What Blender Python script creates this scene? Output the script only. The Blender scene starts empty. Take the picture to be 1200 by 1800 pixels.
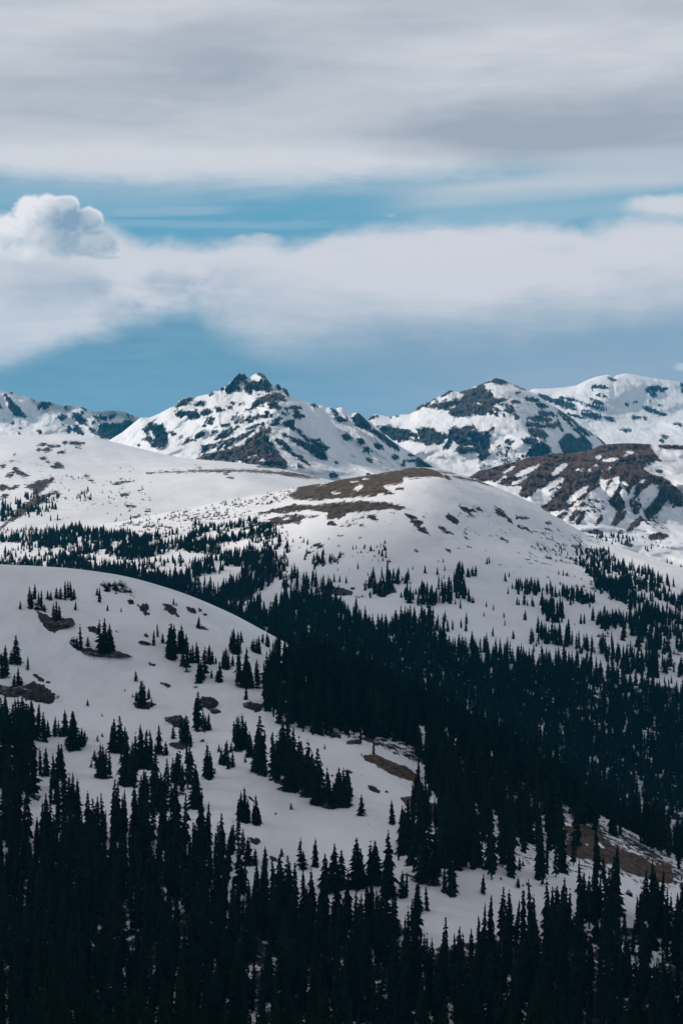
import bpy, math, random
import numpy as np
random.seed(7); rng = np.random.default_rng(11)
R = math.radians
scene = bpy.context.scene
C = scene.collection

# ------------------------------------------------------------------ camera
F = 3400.0            # focal length in pixels of the 1200x1800 photograph
cam_d = bpy.data.cameras.new("camera"); cam = bpy.data.objects.new("camera", cam_d); C.objects.link(cam)
cam.location = (0, 0, 0); cam.rotation_euler = (R(90), 0, 0)
cam_d.sensor_fit = 'VERTICAL'; cam_d.sensor_height = 36; cam_d.lens = F/1800*36
cam_d.clip_start = 1; cam_d.clip_end = 40000
scene.camera = cam
scene.view_settings.view_transform = 'Standard'; scene.view_settings.look = 'None'
scene.view_settings.gamma = 1; scene.view_settings.exposure = 0.0
scene.cycles.use_denoising = True
scene.cycles.max_bounces = 6; scene.cycles.diffuse_bounces = 3; scene.cycles.volume_bounces = 1
scene.cycles.transparent_max_bounces = 8

# ------------------------------------------------------------------ node maths helper
class E:
    """an expression over shader math nodes"""
    def __init__(s, nt, sock): s.nt, s.s = nt, sock
    def op(s, kind, *o, clamp=False):
        n = s.nt.nodes.new('ShaderNodeMath'); n.operation = kind; n.use_clamp = clamp
        for i, v in enumerate((s,)+o):
            if isinstance(v, E): s.nt.links.new(v.s, n.inputs[i])
            else: n.inputs[i].default_value = v
        return E(s.nt, n.outputs[0])
    def __add__(s, o): return s.op('ADD', o)
    __radd__ = __add__
    def __mul__(s, o): return s.op('MULTIPLY', o)
    __rmul__ = __mul__
    def __sub__(s, o): return s.op('SUBTRACT', o)
    def __rsub__(s, o): return (s*-1)+o
    def __truediv__(s, o): return s.op('DIVIDE', o)
    def min(s, o): return s.op('MINIMUM', o)
    def max(s, o): return s.op('MAXIMUM', o)
    def clamp(s): return s.op('ADD', 0.0, clamp=True)
def sstep(e, a, b):
    """0 where e<=a, 1 where e>=b (a may be above b)"""
    n = e.nt.nodes.new('ShaderNodeMapRange'); n.interpolation_type = 'SMOOTHSTEP'
    lo, hi, t0, t1 = (a, b, 0.0, 1.0)
    if not isinstance(a, E) and not isinstance(b, E) and a > b: lo, hi, t0, t1 = b, a, 1.0, 0.0
    e.nt.links.new(e.s, n.inputs['Value'])
    for nm, v in (('From Min', lo), ('From Max', hi), ('To Min', t0), ('To Max', t1)):
        if isinstance(v, E): e.nt.links.new(v.s, n.inputs[nm])
        else: n.inputs[nm].default_value = v
    return E(e.nt, n.outputs[0])
def comb(nt, x, y, z):
    n = nt.nodes.new('ShaderNodeCombineXYZ')
    for i, v in enumerate((x, y, z)):
        if isinstance(v, E): nt.links.new(v.s, n.inputs[i])
        else: n.inputs[i].default_value = v
    return n.outputs[0]
def noise(nt, vec, scale, detail=4, rough=.55, lac=2.0, out=0, dist=0.0):
    n = nt.nodes.new('ShaderNodeTexNoise'); n.inputs['Scale'].default_value = scale
    n.inputs['Detail'].default_value = detail; n.inputs['Roughness'].default_value = rough
    n.inputs['Lacunarity'].default_value = lac; n.inputs['Distortion'].default_value = dist
    nt.links.new(vec, n.inputs['Vector'])
    return E(nt, n.outputs[out])
def mixc(nt, f, a, b):
    n = nt.nodes.new('ShaderNodeMix'); n.data_type = 'RGBA'
    for sock, v in ((n.inputs[0], f), (n.inputs[6], a), (n.inputs[7], b)):
        if isinstance(v, E): nt.links.new(v.s, sock)
        elif hasattr(v, 'is_output'): nt.links.new(v, sock)
        elif isinstance(v, (tuple, list)): sock.default_value = (*v, 1) if len(v) == 3 else v
        else: sock.default_value = v
    return n.outputs[2]
def lin(r, g, b):
    return tuple(((c/255)/12.92 if c/255 <= .04045 else ((c/255+.055)/1.055)**2.4) for c in (r, g, b))

# ------------------------------------------------------------------ world: sky with cloud layers, laid out by azimuth and elevation
SUN_AZ, SUN_EL = R(-78), R(34)      # azimuth measured from +Y towards +X
world = bpy.data.worlds.new("World"); scene.world = world; world.use_nodes = True
nt = world.node_tree; nt.nodes.clear()
wo = nt.nodes.new('ShaderNodeOutputWorld'); bg = nt.nodes.new('ShaderNodeBackground')
nt.links.new(bg.outputs[0], wo.inputs[0])
SKY_K = 0.1; bg.inputs[1].default_value = SKY_K
sky = nt.nodes.new('ShaderNodeTexSky'); sky.sky_type = 'NISHITA'; sky.sun_disc = False
sky.sun_elevation = SUN_EL; sky.sun_rotation = SUN_AZ; sky.altitude = 3600; sky.air_density = 1.0; sky.dust_density = .3; sky.ozone_density = 2.5
tc = nt.nodes.new('ShaderNodeTexCoord'); sp = nt.nodes.new('ShaderNodeSeparateXYZ')
nt.links.new(tc.outputs['Generated'], sp.inputs[0])
dx, dy, dz = (E(nt, sp.outputs[i]) for i in range(3))
az = dx.op('ARCTAN2', dy); el = dz.op('ARCSINE')
A_ = az*3.4+.6                     # horizontal angle and vertical angle in units of 1/3.4 rad
H_ = (el*-3.4)+.9
def W(x, y): return x/1000.0, y/1000.0
base = comb(nt, A_, H_, 0)
wob = noise(nt, comb(nt, A_*1.0, H_*2.2, 0), 3.0, 5, .5) - .5            # broad
wisp = noise(nt, comb(nt, A_*1.0+H_*.6, H_*6.5, 3.1), 4.0, 9, .64, dist=.5) - .5        # streaky
fine = noise(nt, comb(nt, A_*1.0, H_*1.7, 9.1), 14.0, 8, .62, dist=.3) - .5
def fcurve(e, pts):
    """piecewise-smooth function of azimuth through pts (x, y)"""
    n = nt.nodes.new('ShaderNodeFloatCurve'); c = n.mapping.curves[0]
    n.mapping.use_clip = False
    while len(c.points) < len(pts): c.points.new(0.5, 0.5)
    for p, (x, y) in zip(c.points, pts): p.location = (x/1200.0, y/1000.0)
    n.mapping.update()
    nt.links.new((e/1.2).clamp().s, n.inputs['Value'])
    return E(nt, n.outputs[0])
def blob(x, y, rx, ry, soft=.35, ex=None, ey=None):
    """soft ellipse, 1 in the middle"""
    X = ((ex or A_)-x/1000.0)/(rx/1000.0); Y = ((ey or H_)-y/1000.0)/(ry/1000.0)
    r = (X*X+Y*Y).op('SQRT')
    return sstep(r, 1+soft, 1-soft)
WHITE = lin(212, 211, 216); GREY = lin(168, 178, 190); GBLUE = lin(128, 155, 176)
SKYB = lin(106, 165, 192); LOWB = lin(108, 147, 168)
# clear air
tint = nt.nodes.new('ShaderNodeMix'); tint.data_type = 'RGBA'; tint.blend_type = 'MULTIPLY'; tint.inputs[0].default_value = 1
nt.links.new(sky.outputs[0], tint.inputs[6]); tint.inputs[7].default_value = (.62, .95, 1.05, 1)
def K(c): return tuple(v/SKY_K for v in c)
airtone = mixc(nt, sstep(H_, .40, .62), K(SKYB), K(LOWB))
air = mixc(nt, .93, tint.outputs[2], airtone)
air = mixc(nt, (sstep(wisp+wob*.6, -.12, .25)*.25+sstep(A_, .75, 1.1)*.2).clamp(), air, K(lin(150, 184, 205)))
# main cloud bank
top = fcurve(A_, [(0, 380), (190, 402), (240, 420), (330, 425), (410, 424), (460, 417), (500, 430), (540, 425), (600, 405), (700, 392), (800, 387), (950, 392), (1050, 398), (1110, 385), (1150, 385), (1200, 385)])
bot = fcurve(A_, [(0, 655), (80, 630), (160, 600), (250, 570), (330, 555), (380, 590), (450, 622), (530, 640), (640, 640), (800, 640), (1000, 640), (1200, 650)])
hb = H_ + fine*.045 + wob*.03
soft = fcurve(A_, [(0, 40), (300, 45), (420, 60), (560, 75), (700, 110), (900, 130), (1200, 150)])
m_top = sstep(hb, top-.012, top+.03); m_bot = sstep(hb+wisp*.03, bot+soft*.55, bot-soft)
main_a = m_top*m_bot
tone = sstep(H_+wob*.12+wisp*.06, .47, .63)*fcurve(A_, [(0, 150), (300, 250), (550, 500), (800, 850), (1200, 850)])
tone = (tone + blob(290, 520, 130, 45, .8)*.55*sstep(fine*1.0+wob, -.2, .2) + blob(80, 510, 90, 40, .9)*.45 + wisp*.6 + fine*.3 + wob*.25).clamp()
maincol = mixc(nt, tone, K(lin(220, 219, 224)), K(lin(142, 163, 183)))
c = mixc(nt, main_a*.97, air, maincol)
# haze veil low on the right
veil = sstep(A_, .42, 1.05)*sstep(H_, .56, .66)*.66 + sstep(H_, .62, .73)*.22 + blob(1050, 690, 330, 60, .9)*.25
c = mixc(nt, (veil*(wisp*1.2+1.0)).clamp(), c, K(lin(158, 172, 190)))
# upper deck
edge = fcurve(A_, [(0, 335), (200, 345), (450, 345), (620, 342), (720, 336), (850, 324), (950, 320), (1200, 318)])
hi_a = sstep(H_+wisp*.06+fine*.02, edge+.024, edge-.05)
g = noise(nt, comb(nt, A_*.8+H_*.5, H_*3.0, 5.5), 2.3, 5, .5)
Aw = A_+wob*.25; Hw = H_+wob*.06+wisp*.03
htone = (sstep(g, .30, .72)*.55 + blob(760, 200, 620, 90, 1.0, Aw, Hw)*.34 + blob(1000, 262, 330, 34, 1.0, Aw, Hw)*.38 - blob(480, 300, 560, 30, 1.0, Aw, Hw)*.55 - blob(900, 110, 260, 50, 1.0, Aw, Hw)*.22 + blob(480, 120, 260, 60, 1.0, Aw, Hw)*.2 + wisp*.75 + fine*.12 + .05).clamp()
hicol = mixc(nt, htone, K(lin(215, 217, 222)), K(lin(164, 173, 186)))
c = mixc(nt, hi_a, c, hicol)
# streaks in the gap
def streak(x0, y0, x1, y1, w, a, col):
    global c
    L = math.hypot(x1-x0, y1-y0); ux, uy = (x1-x0)/L, (y1-y0)/L
    X = A_-x0/1000.0; Y = H_+wisp*.022-y0/1000.0
    t = (X*ux+Y*uy)/(L/1000.0); n_ = (Y*ux-X*uy)/(w/1000.0)
    a_ = sstep(t, -.05, .3)*sstep(t, 1.06, .75)*sstep(n_*n_, 1.0, .0)
    c = mixc(nt, (a_*a).clamp(), c, K(lin(*col)))
streak(640, 362, 1320, 312, 30, .95, (196, 203, 212))
streak(900, 300, 1400, 300, 30, .8, (188, 197, 208))
streak(150, 384, 420, 372, 10, .55, (165, 188, 205))
streak(640, 395, 1160, 372, 18, .55, (160, 190, 208))
streak(-200, 352, 420, 360, 26, .6, (155, 184, 203))
streak(700, 372, 1300, 360, 34, .6, (150, 184, 204))
streak(120, 400, 620, 398, 9, .4, (160, 188, 206))
for (bx, by, rx, ry, col, k) in ((1175, 372, 78, 17, (214, 215, 220), 1), (1102, 541, 42, 9, (196, 200, 208), .75), (1150, 520, 20, 14, (190, 196, 205), .4), (1196, 648, 16, 10, (205, 208, 214), .8), (682, 381, 9, 3, (175, 197, 212), .45), (455, 424, 38, 9, (206, 207, 213), .7)):
    b = blob(bx, by, rx, ry, .5, A_+fine*.06, H_+fine*.035)
    c = mixc(nt, (b*k).clamp(), c, K(lin(*col)))
# cumulus: a union of billows broken up by noise, lit from the sun's side
def cumulus(ox, oy):
    X = (A_+ox)*1.04-.002; Y = (H_+oy)*1.05-.0295
    n1 = noise(nt, comb(nt, X, Y, 1.7), 24.0, 5, .52)-.5
    n2 = noise(nt, comb(nt, X, Y, 7.7), 62.0, 4, .5)-.5
    h = None
    for (x, y, rx, ry) in ((20, 420, 62, 42), (62, 378, 34, 38), (88, 366, 26, 27), (123, 366, 28, 24), (158, 386, 32, 26), (100, 410, 72, 54), (165, 425, 52, 30), (196, 444, 30, 13), (60, 440, 62, 30), (-30, 430, 60, 42)):
        a = (X-x/1000.0)/(rx/1000.0); b = (Y-y/1000.0)/(ry/1000.0)
        v = 1-(a*a+b*b)
        h = v if h is None else h.op('SMOOTH_MAX', v, .12)
    return h + n1*1.35 + n2*.7 + .06
h0 = cumulus(0, 0); h1 = cumulus(-.010, -.012)
ca = sstep(h0, -.10, .50)
flat = sstep(H_+fine*.01, .475, .455)
lit = sstep(h0-h1, -.45, .35)
Ac = A_+fine*.05; Hc_ = H_+fine*.05
side = blob(150, 425, 88, 42, .5, Ac, Hc_) + blob(118, 382, 42, 30, .6, Ac, Hc_)*.8 + blob(10, 435, 30, 12, .8, Ac, Hc_)*.5
shade = (1-lit)*.26 + side*.62 - sstep(h0, .75, .1)*.55*sstep(H_, .43, .38)
cumcol = mixc(nt, shade.clamp(), K(lin(240, 239, 241)), K(lin(140, 163, 184)))
c = mixc(nt, ca*flat*sstep(A_, -.25, -.1), c, cumcol)
# outside the view the deck closes and darkens towards the zenith
up = sstep(el, .30, .75)
c = mixc(nt, up, c, K((.29, .30, .33)))
behind = sstep(dy, .5, -.1)
c = mixc(nt, behind*.9, c, K((.36, .38, .43)))
c = mixc(nt, sstep(dz, -.02, -.2), c, K((.25, .28, .33)))
nt.links.new(c, bg.inputs[0])

# ------------------------------------------------------------------ sun
sd = bpy.data.lights.new("sun", 'SUN'); so = bpy.data.objects.new("sun", sd); C.objects.link(so)
sd.energy = 3.3; sd.angle = R(6); sd.color = (1, .93, .86)
SV = np.array([math.sin(SUN_AZ)*math.cos(SUN_EL), math.cos(SUN_AZ)*math.cos(SUN_EL), math.sin(SUN_EL)])
from mathutils import Vector
so.rotation_euler = Vector(-SV).to_track_quat('-Z', 'Y').to_euler()

# ------------------------------------------------------------------ numeric helpers
def _h(ix, iy, s):
    n = (ix.astype(np.int64)*374761393 + iy.astype(np.int64)*668265263 + s*1442695041) & 0xffffffff
    n = ((n ^ (n >> 13))*1274126177) & 0xffffffff
    return (n ^ (n >> 16)) & 0xffffffff
def perlin(x, y, s=0):
    ix = np.floor(x); iy = np.floor(y); fx = x-ix; fy = y-iy
    def g(a, b):
        t = _h(ix+a, iy+b, s)/4294967296.0*2*np.pi
        return np.cos(t)*(fx-a)+np.sin(t)*(fy-b)
    u = fx*fx*fx*(fx*(fx*6-15)+10); v = fy*fy*fy*(fy*(fy*6-15)+10)
    return ((g(0,0)*(1-u)+g(1,0)*u)*(1-v)+(g(0,1)*(1-u)+g(1,1)*u)*v)*1.4
def fbm(x, y, o=4, s=0, r=.5):
    t = 0; a = 1
    for i in range(o): t = t+a*perlin(x*2**i+i*17.3, y*2**i-i*9.1, s+i); a *= r
    return t
def pch(xs, ys, q):
    """monotone cubic through knots; xs, ys: (n, m) or (n,), q: (m,)"""
    xs = np.asarray(xs, float); ys = np.asarray(ys, float); q = np.asarray(q, float)
    if xs.ndim == 1: xs = np.repeat(xs[:, None], q.size, 1); ys = np.repeat(ys[:, None], q.size, 1)
    n = xs.shape[0]; h = np.diff(xs, axis=0); dl = np.diff(ys, axis=0)/h
    m = np.zeros_like(xs); m[0] = dl[0]; m[-1] = dl[-1]
    for i in range(1, n-1):
        same = dl[i-1]*dl[i] > 0
        w1 = 2*h[i]+h[i-1]; w2 = h[i]+2*h[i-1]
        den = np.where(same, w1/np.where(same, dl[i-1], 1)+w2/np.where(same, dl[i], 1), 1)
        m[i] = np.where(same, (w1+w2)/den, 0)
    k = np.clip((xs <= q[None]).sum(0)-1, 0, n-2); j = np.arange(q.size)
    x0, hh = xs[k, j], h[k, j]; t = np.clip((q-x0)/hh, -.0, 1.0)
    y0, y1, m0, m1 = ys[k, j], ys[k+1, j], m[k, j], m[k+1, j]
    return (2*t**3-3*t**2+1)*y0+(t**3-2*t**2+t)*hh*m0+(-2*t**3+3*t**2)*y1+(t**3-t**2)*hh*m1
def curve(pts, x, smooth=True):
    p = np.array(pts, float)
    if p.ndim == 0: return np.full_like(x, float(p))
    if smooth and len(p) > 2: return pch(p[:, 0], p[:, 1], np.clip(x, p[0, 0], p[-1, 0]))
    return np.interp(x, p[:, 0], p[:, 1])
def crop(x0, y0, k):
    return lambda pts: [(x0+p[0]/k, y0+p[1]/k) for p in pts]
c1, c2, c3 = crop(0, 620, 3), crop(300, 620, 3), crop(600, 620, 4)
c4, c5 = crop(850, 620, 3.4286), crop(340, 640, 6)
cA, cB, cC = crop(0, 880, 3), crop(400, 880, 3), crop(800, 880, 3)
cD, cE, cF = crop(0, 1200, 3), crop(400, 1200, 3), crop(800, 1200, 3)
SC = {c1: 3, c2: 3, c3: 4, c4: 3.4286, c5: 6, cA: 3, cB: 3, cC: 3, cD: 3, cE: 3, cF: 3}

def sd_poly(poly, x, y):
    """signed distance, positive inside"""
    p = np.array(poly, float); d2 = np.full(x.shape, 1e9); inside = np.zeros(x.shape, bool)
    for i in range(len(p)):
        a = p[i]; b = p[(i+1) % len(p)]; e = b-a
        L = max((e*e).sum(), 1e-9)
        t = np.clip(((x-a[0])*e[0]+(y-a[1])*e[1])/L, 0, 1)
        d2 = np.minimum(d2, (x-a[0]-t*e[0])**2+(y-a[1]-t*e[1])**2)
        if a[1] != b[1]:
            cr = ((a[1] > y) != (b[1] > y)) & (x < (b[0]-a[0])*(y-a[1])/(b[1]-a[1])+a[0])
            inside ^= cr
    d = np.sqrt(d2)
    return np.where(inside, d, -d)
def sd_cap(a, b, w, x, y):
    a = np.array(a, float); e = np.array(b, float)-a; L = max((e*e).sum(), 1e-9)
    t = np.clip(((x-a[0])*e[0]+(y-a[1])*e[1])/L, 0, 1)
    return w*(1-.45*np.abs(2*t-1)**2)-np.hypot(x-a[0]-t*e[0], y-a[1]-t*e[1])

# ------------------------------------------------------------------ hills: crest and slope lines measured in the photograph (px) with their distance (m)
XW = (-260, 1460)
class Hill:
    def __init__(s, name, rows, back, relief, col, spurs=(), step=1.7, smooth_crest=True, seed=0, taper=10, crag=None):
        s.name, s.rows, s.back, s.relief, s.col, s.spurs = name, rows, back, relief, col, spurs
        s.step, s.sc, s.seed, s.taper, s.crag = step, smooth_crest, seed, taper, crag
        s.prims = []; s.holes = []; s.zones = []
    def knots(s, x):
        ys = [curve(r[0], x, s.sc if i == 0 else True) for i, r in enumerate(s.rows)]
        ds = [curve(r[1], x) for r in s.rows]
        for i in range(1, len(ys)): ys[i] = np.maximum(ys[i], ys[i-1]+3)
        for i in range(1, len(ds)): ds[i] = np.minimum(ds[i], ds[i-1]-4)
        return np.array(ys), np.array(ds)
    def dist(s, x, y):
        ys, ds = s.knots(x)
        d = pch(ys, ds, np.clip(y, ys[0], ys[-1]))
        X = d*(x-600)/F; a = np.clip((y-ys[0])/s.taper, 0, 1)
        r = 0
        for wl, amp, ridged in s.relief:
            n = fbm(X/wl, d/wl*.8, 4, s.seed+int(wl))
            r = r + (amp*(1-2.2*np.abs(n)) if ridged else amp*n)
        for pts, amp, w in s.spurs:
            p = np.array(pts, float); xs = np.interp(y, p[:, 1], p[:, 0])
            k = np.clip((y-p[0, 1])/25+.2, 0, 1)
            ww = w*(.55+.9*np.clip((y-p[0, 1])/(p[-1, 1]-p[0, 1]), 0, 1))
            r = r - amp*k*np.sqrt(1/(1+((x-xs)/ww)**2*1.0))
        return d + r*a
    def point(s, x, y):
        d = s.dist(x, y)
        return np.stack([d*(x-600)/F, d, d*(900-y)/F], -1)
    def field(s, x, y):
        v = np.full(x.shape, -18.0); w = np.zeros(x.shape)
        for val, poly in s.zones:
            p = np.array(poly); m = (x > p[:,0].min()-12) & (x < p[:,0].max()+12) & (y > p[:,1].min()-12) & (y < p[:,1].max()+12)
            if m.any(): v[m] = np.maximum(v[m], val-np.clip(-sd_poly(poly, x[m], y[m])*.6, 0, 18))
        for kind, warm, g in s.prims:
            p = np.array(g[:2] if kind == 'c' else g, float); r = 16+(g[2] if kind == 'c' else 0)
            m = (x > p[:,0].min()-r) & (x < p[:,0].max()+r) & (y > p[:,1].min()-r) & (y < p[:,1].max()+r)
            if not m.any(): continue
            q = sd_cap(g[0], g[1], g[2], x[m], y[m]) if kind == 'c' else sd_poly(g, x[m], y[m])
            big = q > v[m]; vm = v[m]; wm = w[m]
            vm[big] = q[big]; wm[big] = warm; v[m] = vm; w[m] = wm
        for g in s.holes:
            p = np.array(g[:2], float); r = 12+g[2]
            m = (x > p[:,0].min()-r) & (x < p[:,0].max()+r) & (y > p[:,1].min()-r) & (y < p[:,1].max()+r)
            if m.any(): v[m] = np.minimum(v[m], -sd_cap(g[0], g[1], g[2], x[m], y[m]))
        return v, w
    def build(s, mat):
        x = np.arange(XW[0]-(500 if s.col == 'near' else 0), XW[1]+(700 if s.col == 'near' else 0)+.1, s.step); ys, ds = s.knots(x)
        ny = int((np.mean(ys[-1]-ys[0]))/s.step); t = np.linspace(0, 1, ny)
        Y = ys[0][None]+(ys[-1]-ys[0])[None]*t[:, None]; X = np.repeat(x[None], ny, 0)
        v, w = s.field(X.ravel(), Y.ravel())
        P = s.point(X.ravel(), Y.ravel())
        if s.crag:
            k = np.clip((v+1)/3, 0, 1)*np.clip((Y.ravel()-np.repeat(ys[0][None], ny, 0).ravel())/2.5, 0, 1)
            wl, am = s.crag; q = fbm(P[:, 0]/wl, (P[:, 2]*.45+P[:, 1]*.15)/wl, 5, s.seed+77, .72)
            dd = -am*(.4+1.6*(1-2.4*np.abs(q)))*k
            P = P*(1+dd/P[:, 1])[:, None]
        P = P.reshape(ny, x.size, 3)
        bx = []
        c = P[0]; gx = (x-600)/F
        for k, (dd, dz_) in enumerate(s.back):
            n = fbm(x/60., np.full_like(x, k*3.3), 3, s.seed+5)*dd*.08
            d = c[:, 1]+dd+n; bx.append(np.stack([d*gx, d, c[:, 2]-dz_+n*.3], -1))
        B = np.array(bx[::-1]); V = np.concatenate([B, P]); nr = V.shape[0]; nc = x.size
        v = v.reshape(ny, nc); w = w.reshape(ny, nc)
        v = np.concatenate([np.repeat(v[:1], len(bx), 0), v]); w = np.concatenate([np.repeat(w[:1], len(bx), 0), w])
        i = np.arange(nr-1)[:, None]*nc+np.arange(nc-1)[None]
        q = np.stack([i, i+nc, i+nc+1, i+1], -1).reshape(-1, 4)
        me = bpy.data.meshes.new(s.name); me.vertices.add(nr*nc); me.vertices.foreach_set('co', V.astype(np.float32).ravel())
        me.loops.add(q.size); me.loops.foreach_set('vertex_index', q.astype(np.int32).ravel())
        me.polygons.add(len(q)); me.polygons.foreach_set('loop_start', np.arange(0, q.size, 4, dtype=np.int32))
        me.update(calc_edges=True); me.polygons.foreach_set('use_smooth', np.ones(len(q), bool))
        for nm, arr in (('bare', v), ('warm', w)):
            at = me.attributes.new(nm, 'FLOAT', 'POINT'); at.data.foreach_set('value', arr.astype(np.float32).ravel())
        me.materials.append(mat)
        o = bpy.data.objects.new(s.name, me); C.objects.link(o); o['kind'] = 'structure'
        s.obj = o
        return o
def fl(cr, L):
    return cr([(L[i], L[i+1]) for i in range(0, len(L), 2)])
def PL(h, cr, warm, *L):
    h.prims.append(('p', warm, fl(cr, L)))
def CP(h, cr, warm, *L):
    for i in range(0, len(L), 5):
        a, b = fl(cr, L[i:i+4]); h.prims.append(('c', warm, (a, b, L[i+4]/2/SC[cr])))
def HO(h, cr, *L):
    for i in range(0, len(L), 5):
        a, b = fl(cr, L[i:i+4]); h.holes.append((a, b, L[i+4]/2/SC[cr]))
def ZN(h, cr, val, *L):
    h.zones.append((val, fl(cr, L)))

# near slope: the snow bowl with its cornice line, falling to the forest at the bottom
HA = Hill('near_slope',
    [([(-260, 986), (0, 992), (100, 997), (200, 1009), (300, 1035), (400, 1075), (470, 1112), (540, 1150), (620, 1192), (700, 1237), (850, 1312), (950, 1377), (1050, 1432), (1200, 1512), (1460, 1640)],
      [(-260, 770), (540, 760), (800, 690), (1200, 580), (1460, 520)]),
     ([(-260, 1003), (0, 1008), (200, 1026), (300, 1053), (400, 1094), (540, 1168), (700, 1254), (850, 1328), (1050, 1448), (1200, 1526), (1460, 1656)],
      [(-260, 730), (540, 715), (800, 655), (1200, 555), (1460, 500)]),
     ([(-260, 1220), (0, 1215), (400, 1235), (600, 1290), (800, 1390), (1000, 1480), (1200, 1580), (1460, 1700)],
      [(-260, 620), (300, 615), (600, 600), (800, 570), (1200, 505), (1460, 470)]),
     ([(-260, 1440), (0, 1435), (400, 1440), (700, 1470), (1000, 1560), (1200, 1640), (1460, 1760)],
      [(-260, 490), (500, 495), (800, 480), (1200, 450), (1460, 420)]),
     ([(-260, 1650), (1460, 1850)], [(-260, 395), (1460, 370)]),
     ([(-260, 1850), (1460, 2020)], [(-260, 320), (1460, 300)]),
     ([(-260, 2350), (1460, 2450)], [(-260, 200), (1460, 190)])],
    back=[(8, .9), (20, 4), (45, 14), (90, 34), (170, 75), (300, 140)],
    relief=[(160, 10, 0), (45, 3.0, 0), (14, .5, 0)], col='near', step=1.8, seed=3)
# shoulder hill with a bare brown top and the wooded valley side below it
HC = Hill('shoulder_hill',
    [([(-260, 960), (0, 940), (100, 932), (220, 915), (330, 893), (440, 872), (520, 857), (600, 843), (660, 833), (700, 826), (735, 821), (772, 824), (800, 832), (840, 845), (900, 868), (950, 893), (1000, 922), (1040, 944), (1100, 965), (1160, 986), (1220, 1005), (1300, 1040), (1460, 1110)],
      [(-260, 2050), (400, 2060), (740, 2100), (1000, 2150), (1200, 1950), (1460, 1800)]),
     ([(-260, 985), (0, 965), (300, 925), (600, 872), (740, 850), (900, 905), (1040, 975), (1200, 1028), (1460, 1150)],
      [(-260, 1920), (400, 1950), (740, 1950), (1000, 2000), (1200, 1820), (1460, 1700)]),
     ([(-260, 1010), (0, 1000), (400, 1000), (740, 965), (1000, 1010), (1200, 1060), (1460, 1180)],
      [(-260, 1760), (400, 1740), (740, 1730), (1000, 1740), (1200, 1640), (1460, 1560)]),
     ([(-260, 1110), (400, 1100), (740, 1080), (1200, 1130), (1460, 1250)],
      [(-260, 1480), (400, 1470), (740, 1450), (1200, 1420), (1460, 1380)]),
     ([(-260, 1250), (740, 1230), (1200, 1260), (1460, 1350)], [(-260, 1250), (740, 1220), (1200, 1200), (1460, 1180)]),
     ([(-260, 1480), (740, 1440), (1200, 1440), (1460, 1480)], [(-260, 1080), (1460, 1050)]),
     ([(-260, 1750), (1460, 1750)], [(-260, 900), (1460, 900)])],
    back=[(20, 2), (60, 10), (140, 35), (300, 95), (550, 190)],
    relief=[(420, 45, 0), (130, 12, 0), (40, 2.5, 0)], col='mid', step=1.6, seed=13,
    spurs=[([(742, 821), (745, 900), (700, 1000)], 170, 170)])
# broad snow plateau on the left
HD = Hill('snow_plateau',
    [([(-260, 755), (0, 764), (100, 764), (160, 768), (200, 777), (233, 785), (287, 798), (333, 806), (367, 809), (413, 813), (470, 820), (507, 827), (547, 837), (600, 848), (700, 870), (1000, 960), (1460, 1100)],
      [(-260, 3300), (1460, 3100)]),
     ([(-260, 800), (0, 800), (250, 815), (400, 822), (547, 845), (700, 885), (1000, 980), (1460, 1120)], [(-260, 3060), (1460, 2950)]),
     ([(-260, 832), (0, 832), (250, 832), (400, 829), (547, 856), (700, 900), (1000, 1000), (1460, 1140)], [(-260, 2860), (1460, 2800)]),
     ([(-260, 900), (250, 880), (547, 880), (700, 930), (1460, 1170)], [(-260, 2420), (1460, 2450)]),
     ([(-260, 960), (250, 935), (547, 930), (1460, 1200)], [(-260, 2120), (1460, 2150)]),
     ([(-260, 1100), (1460, 1300)], [(-260, 1900), (1460, 1900)])],
    back=[(30, 3), (90, 14), (220, 50), (420, 120)],
    relief=[(700, 60, 0), (200, 20, 0)], col='mid', seed=23,
    spurs=[([(-20, 764), (60, 860), (20, 930)], 120, 110)])
# brown ridge on the right
HE = Hill('brown_ridge',
    [([(-260, 1000), (600, 900), (760, 845), (800, 834), (850, 826), (879, 818), (908, 811), (926, 805), (949, 802), (972, 797), (1008, 796), (1037, 791), (1054, 783), (1078, 780), (1107, 779), (1130, 780), (1160, 781), (1200, 782), (1300, 790), (1460, 800)],
      [(-260, 3200), (700, 3100), (1100, 3300), (1460, 3300)]),
     ([(-260, 1040), (600, 960), (800, 870), (900, 850), (1040, 835), (1200, 840), (1460, 850)], [(-260, 3000), (700, 2980), (1100, 3100), (1460, 3150)]),
     ([(-260, 1080), (600, 1010), (900, 910), (1040, 920), (1200, 930), (1460, 940)], [(-260, 2800), (700, 2850), (1100, 2900), (1460, 2950)]),
     ([(-260, 1120), (600, 1050), (900, 960), (1040, 960), (1200, 970), (1460, 980)], [(-260, 2650), (700, 2680), (1100, 2680), (1460, 2700)]),
     ([(-260, 1250), (1460, 1150)], [(-260, 2250), (1460, 2150)])],
    back=[(30, 3), (90, 20), (220, 70), (450, 170)],
    relief=[(260, 34, 1), (90, 16, 1), (700, 50, 0)], col='brown', crag=(22, 6), seed=33, step=1.5,
    spurs=[([(1100, 779), (1060, 860), (1010, 920)], 90, 60), ([(960, 800), (930, 850), (900, 900)], 60, 40)])
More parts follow.
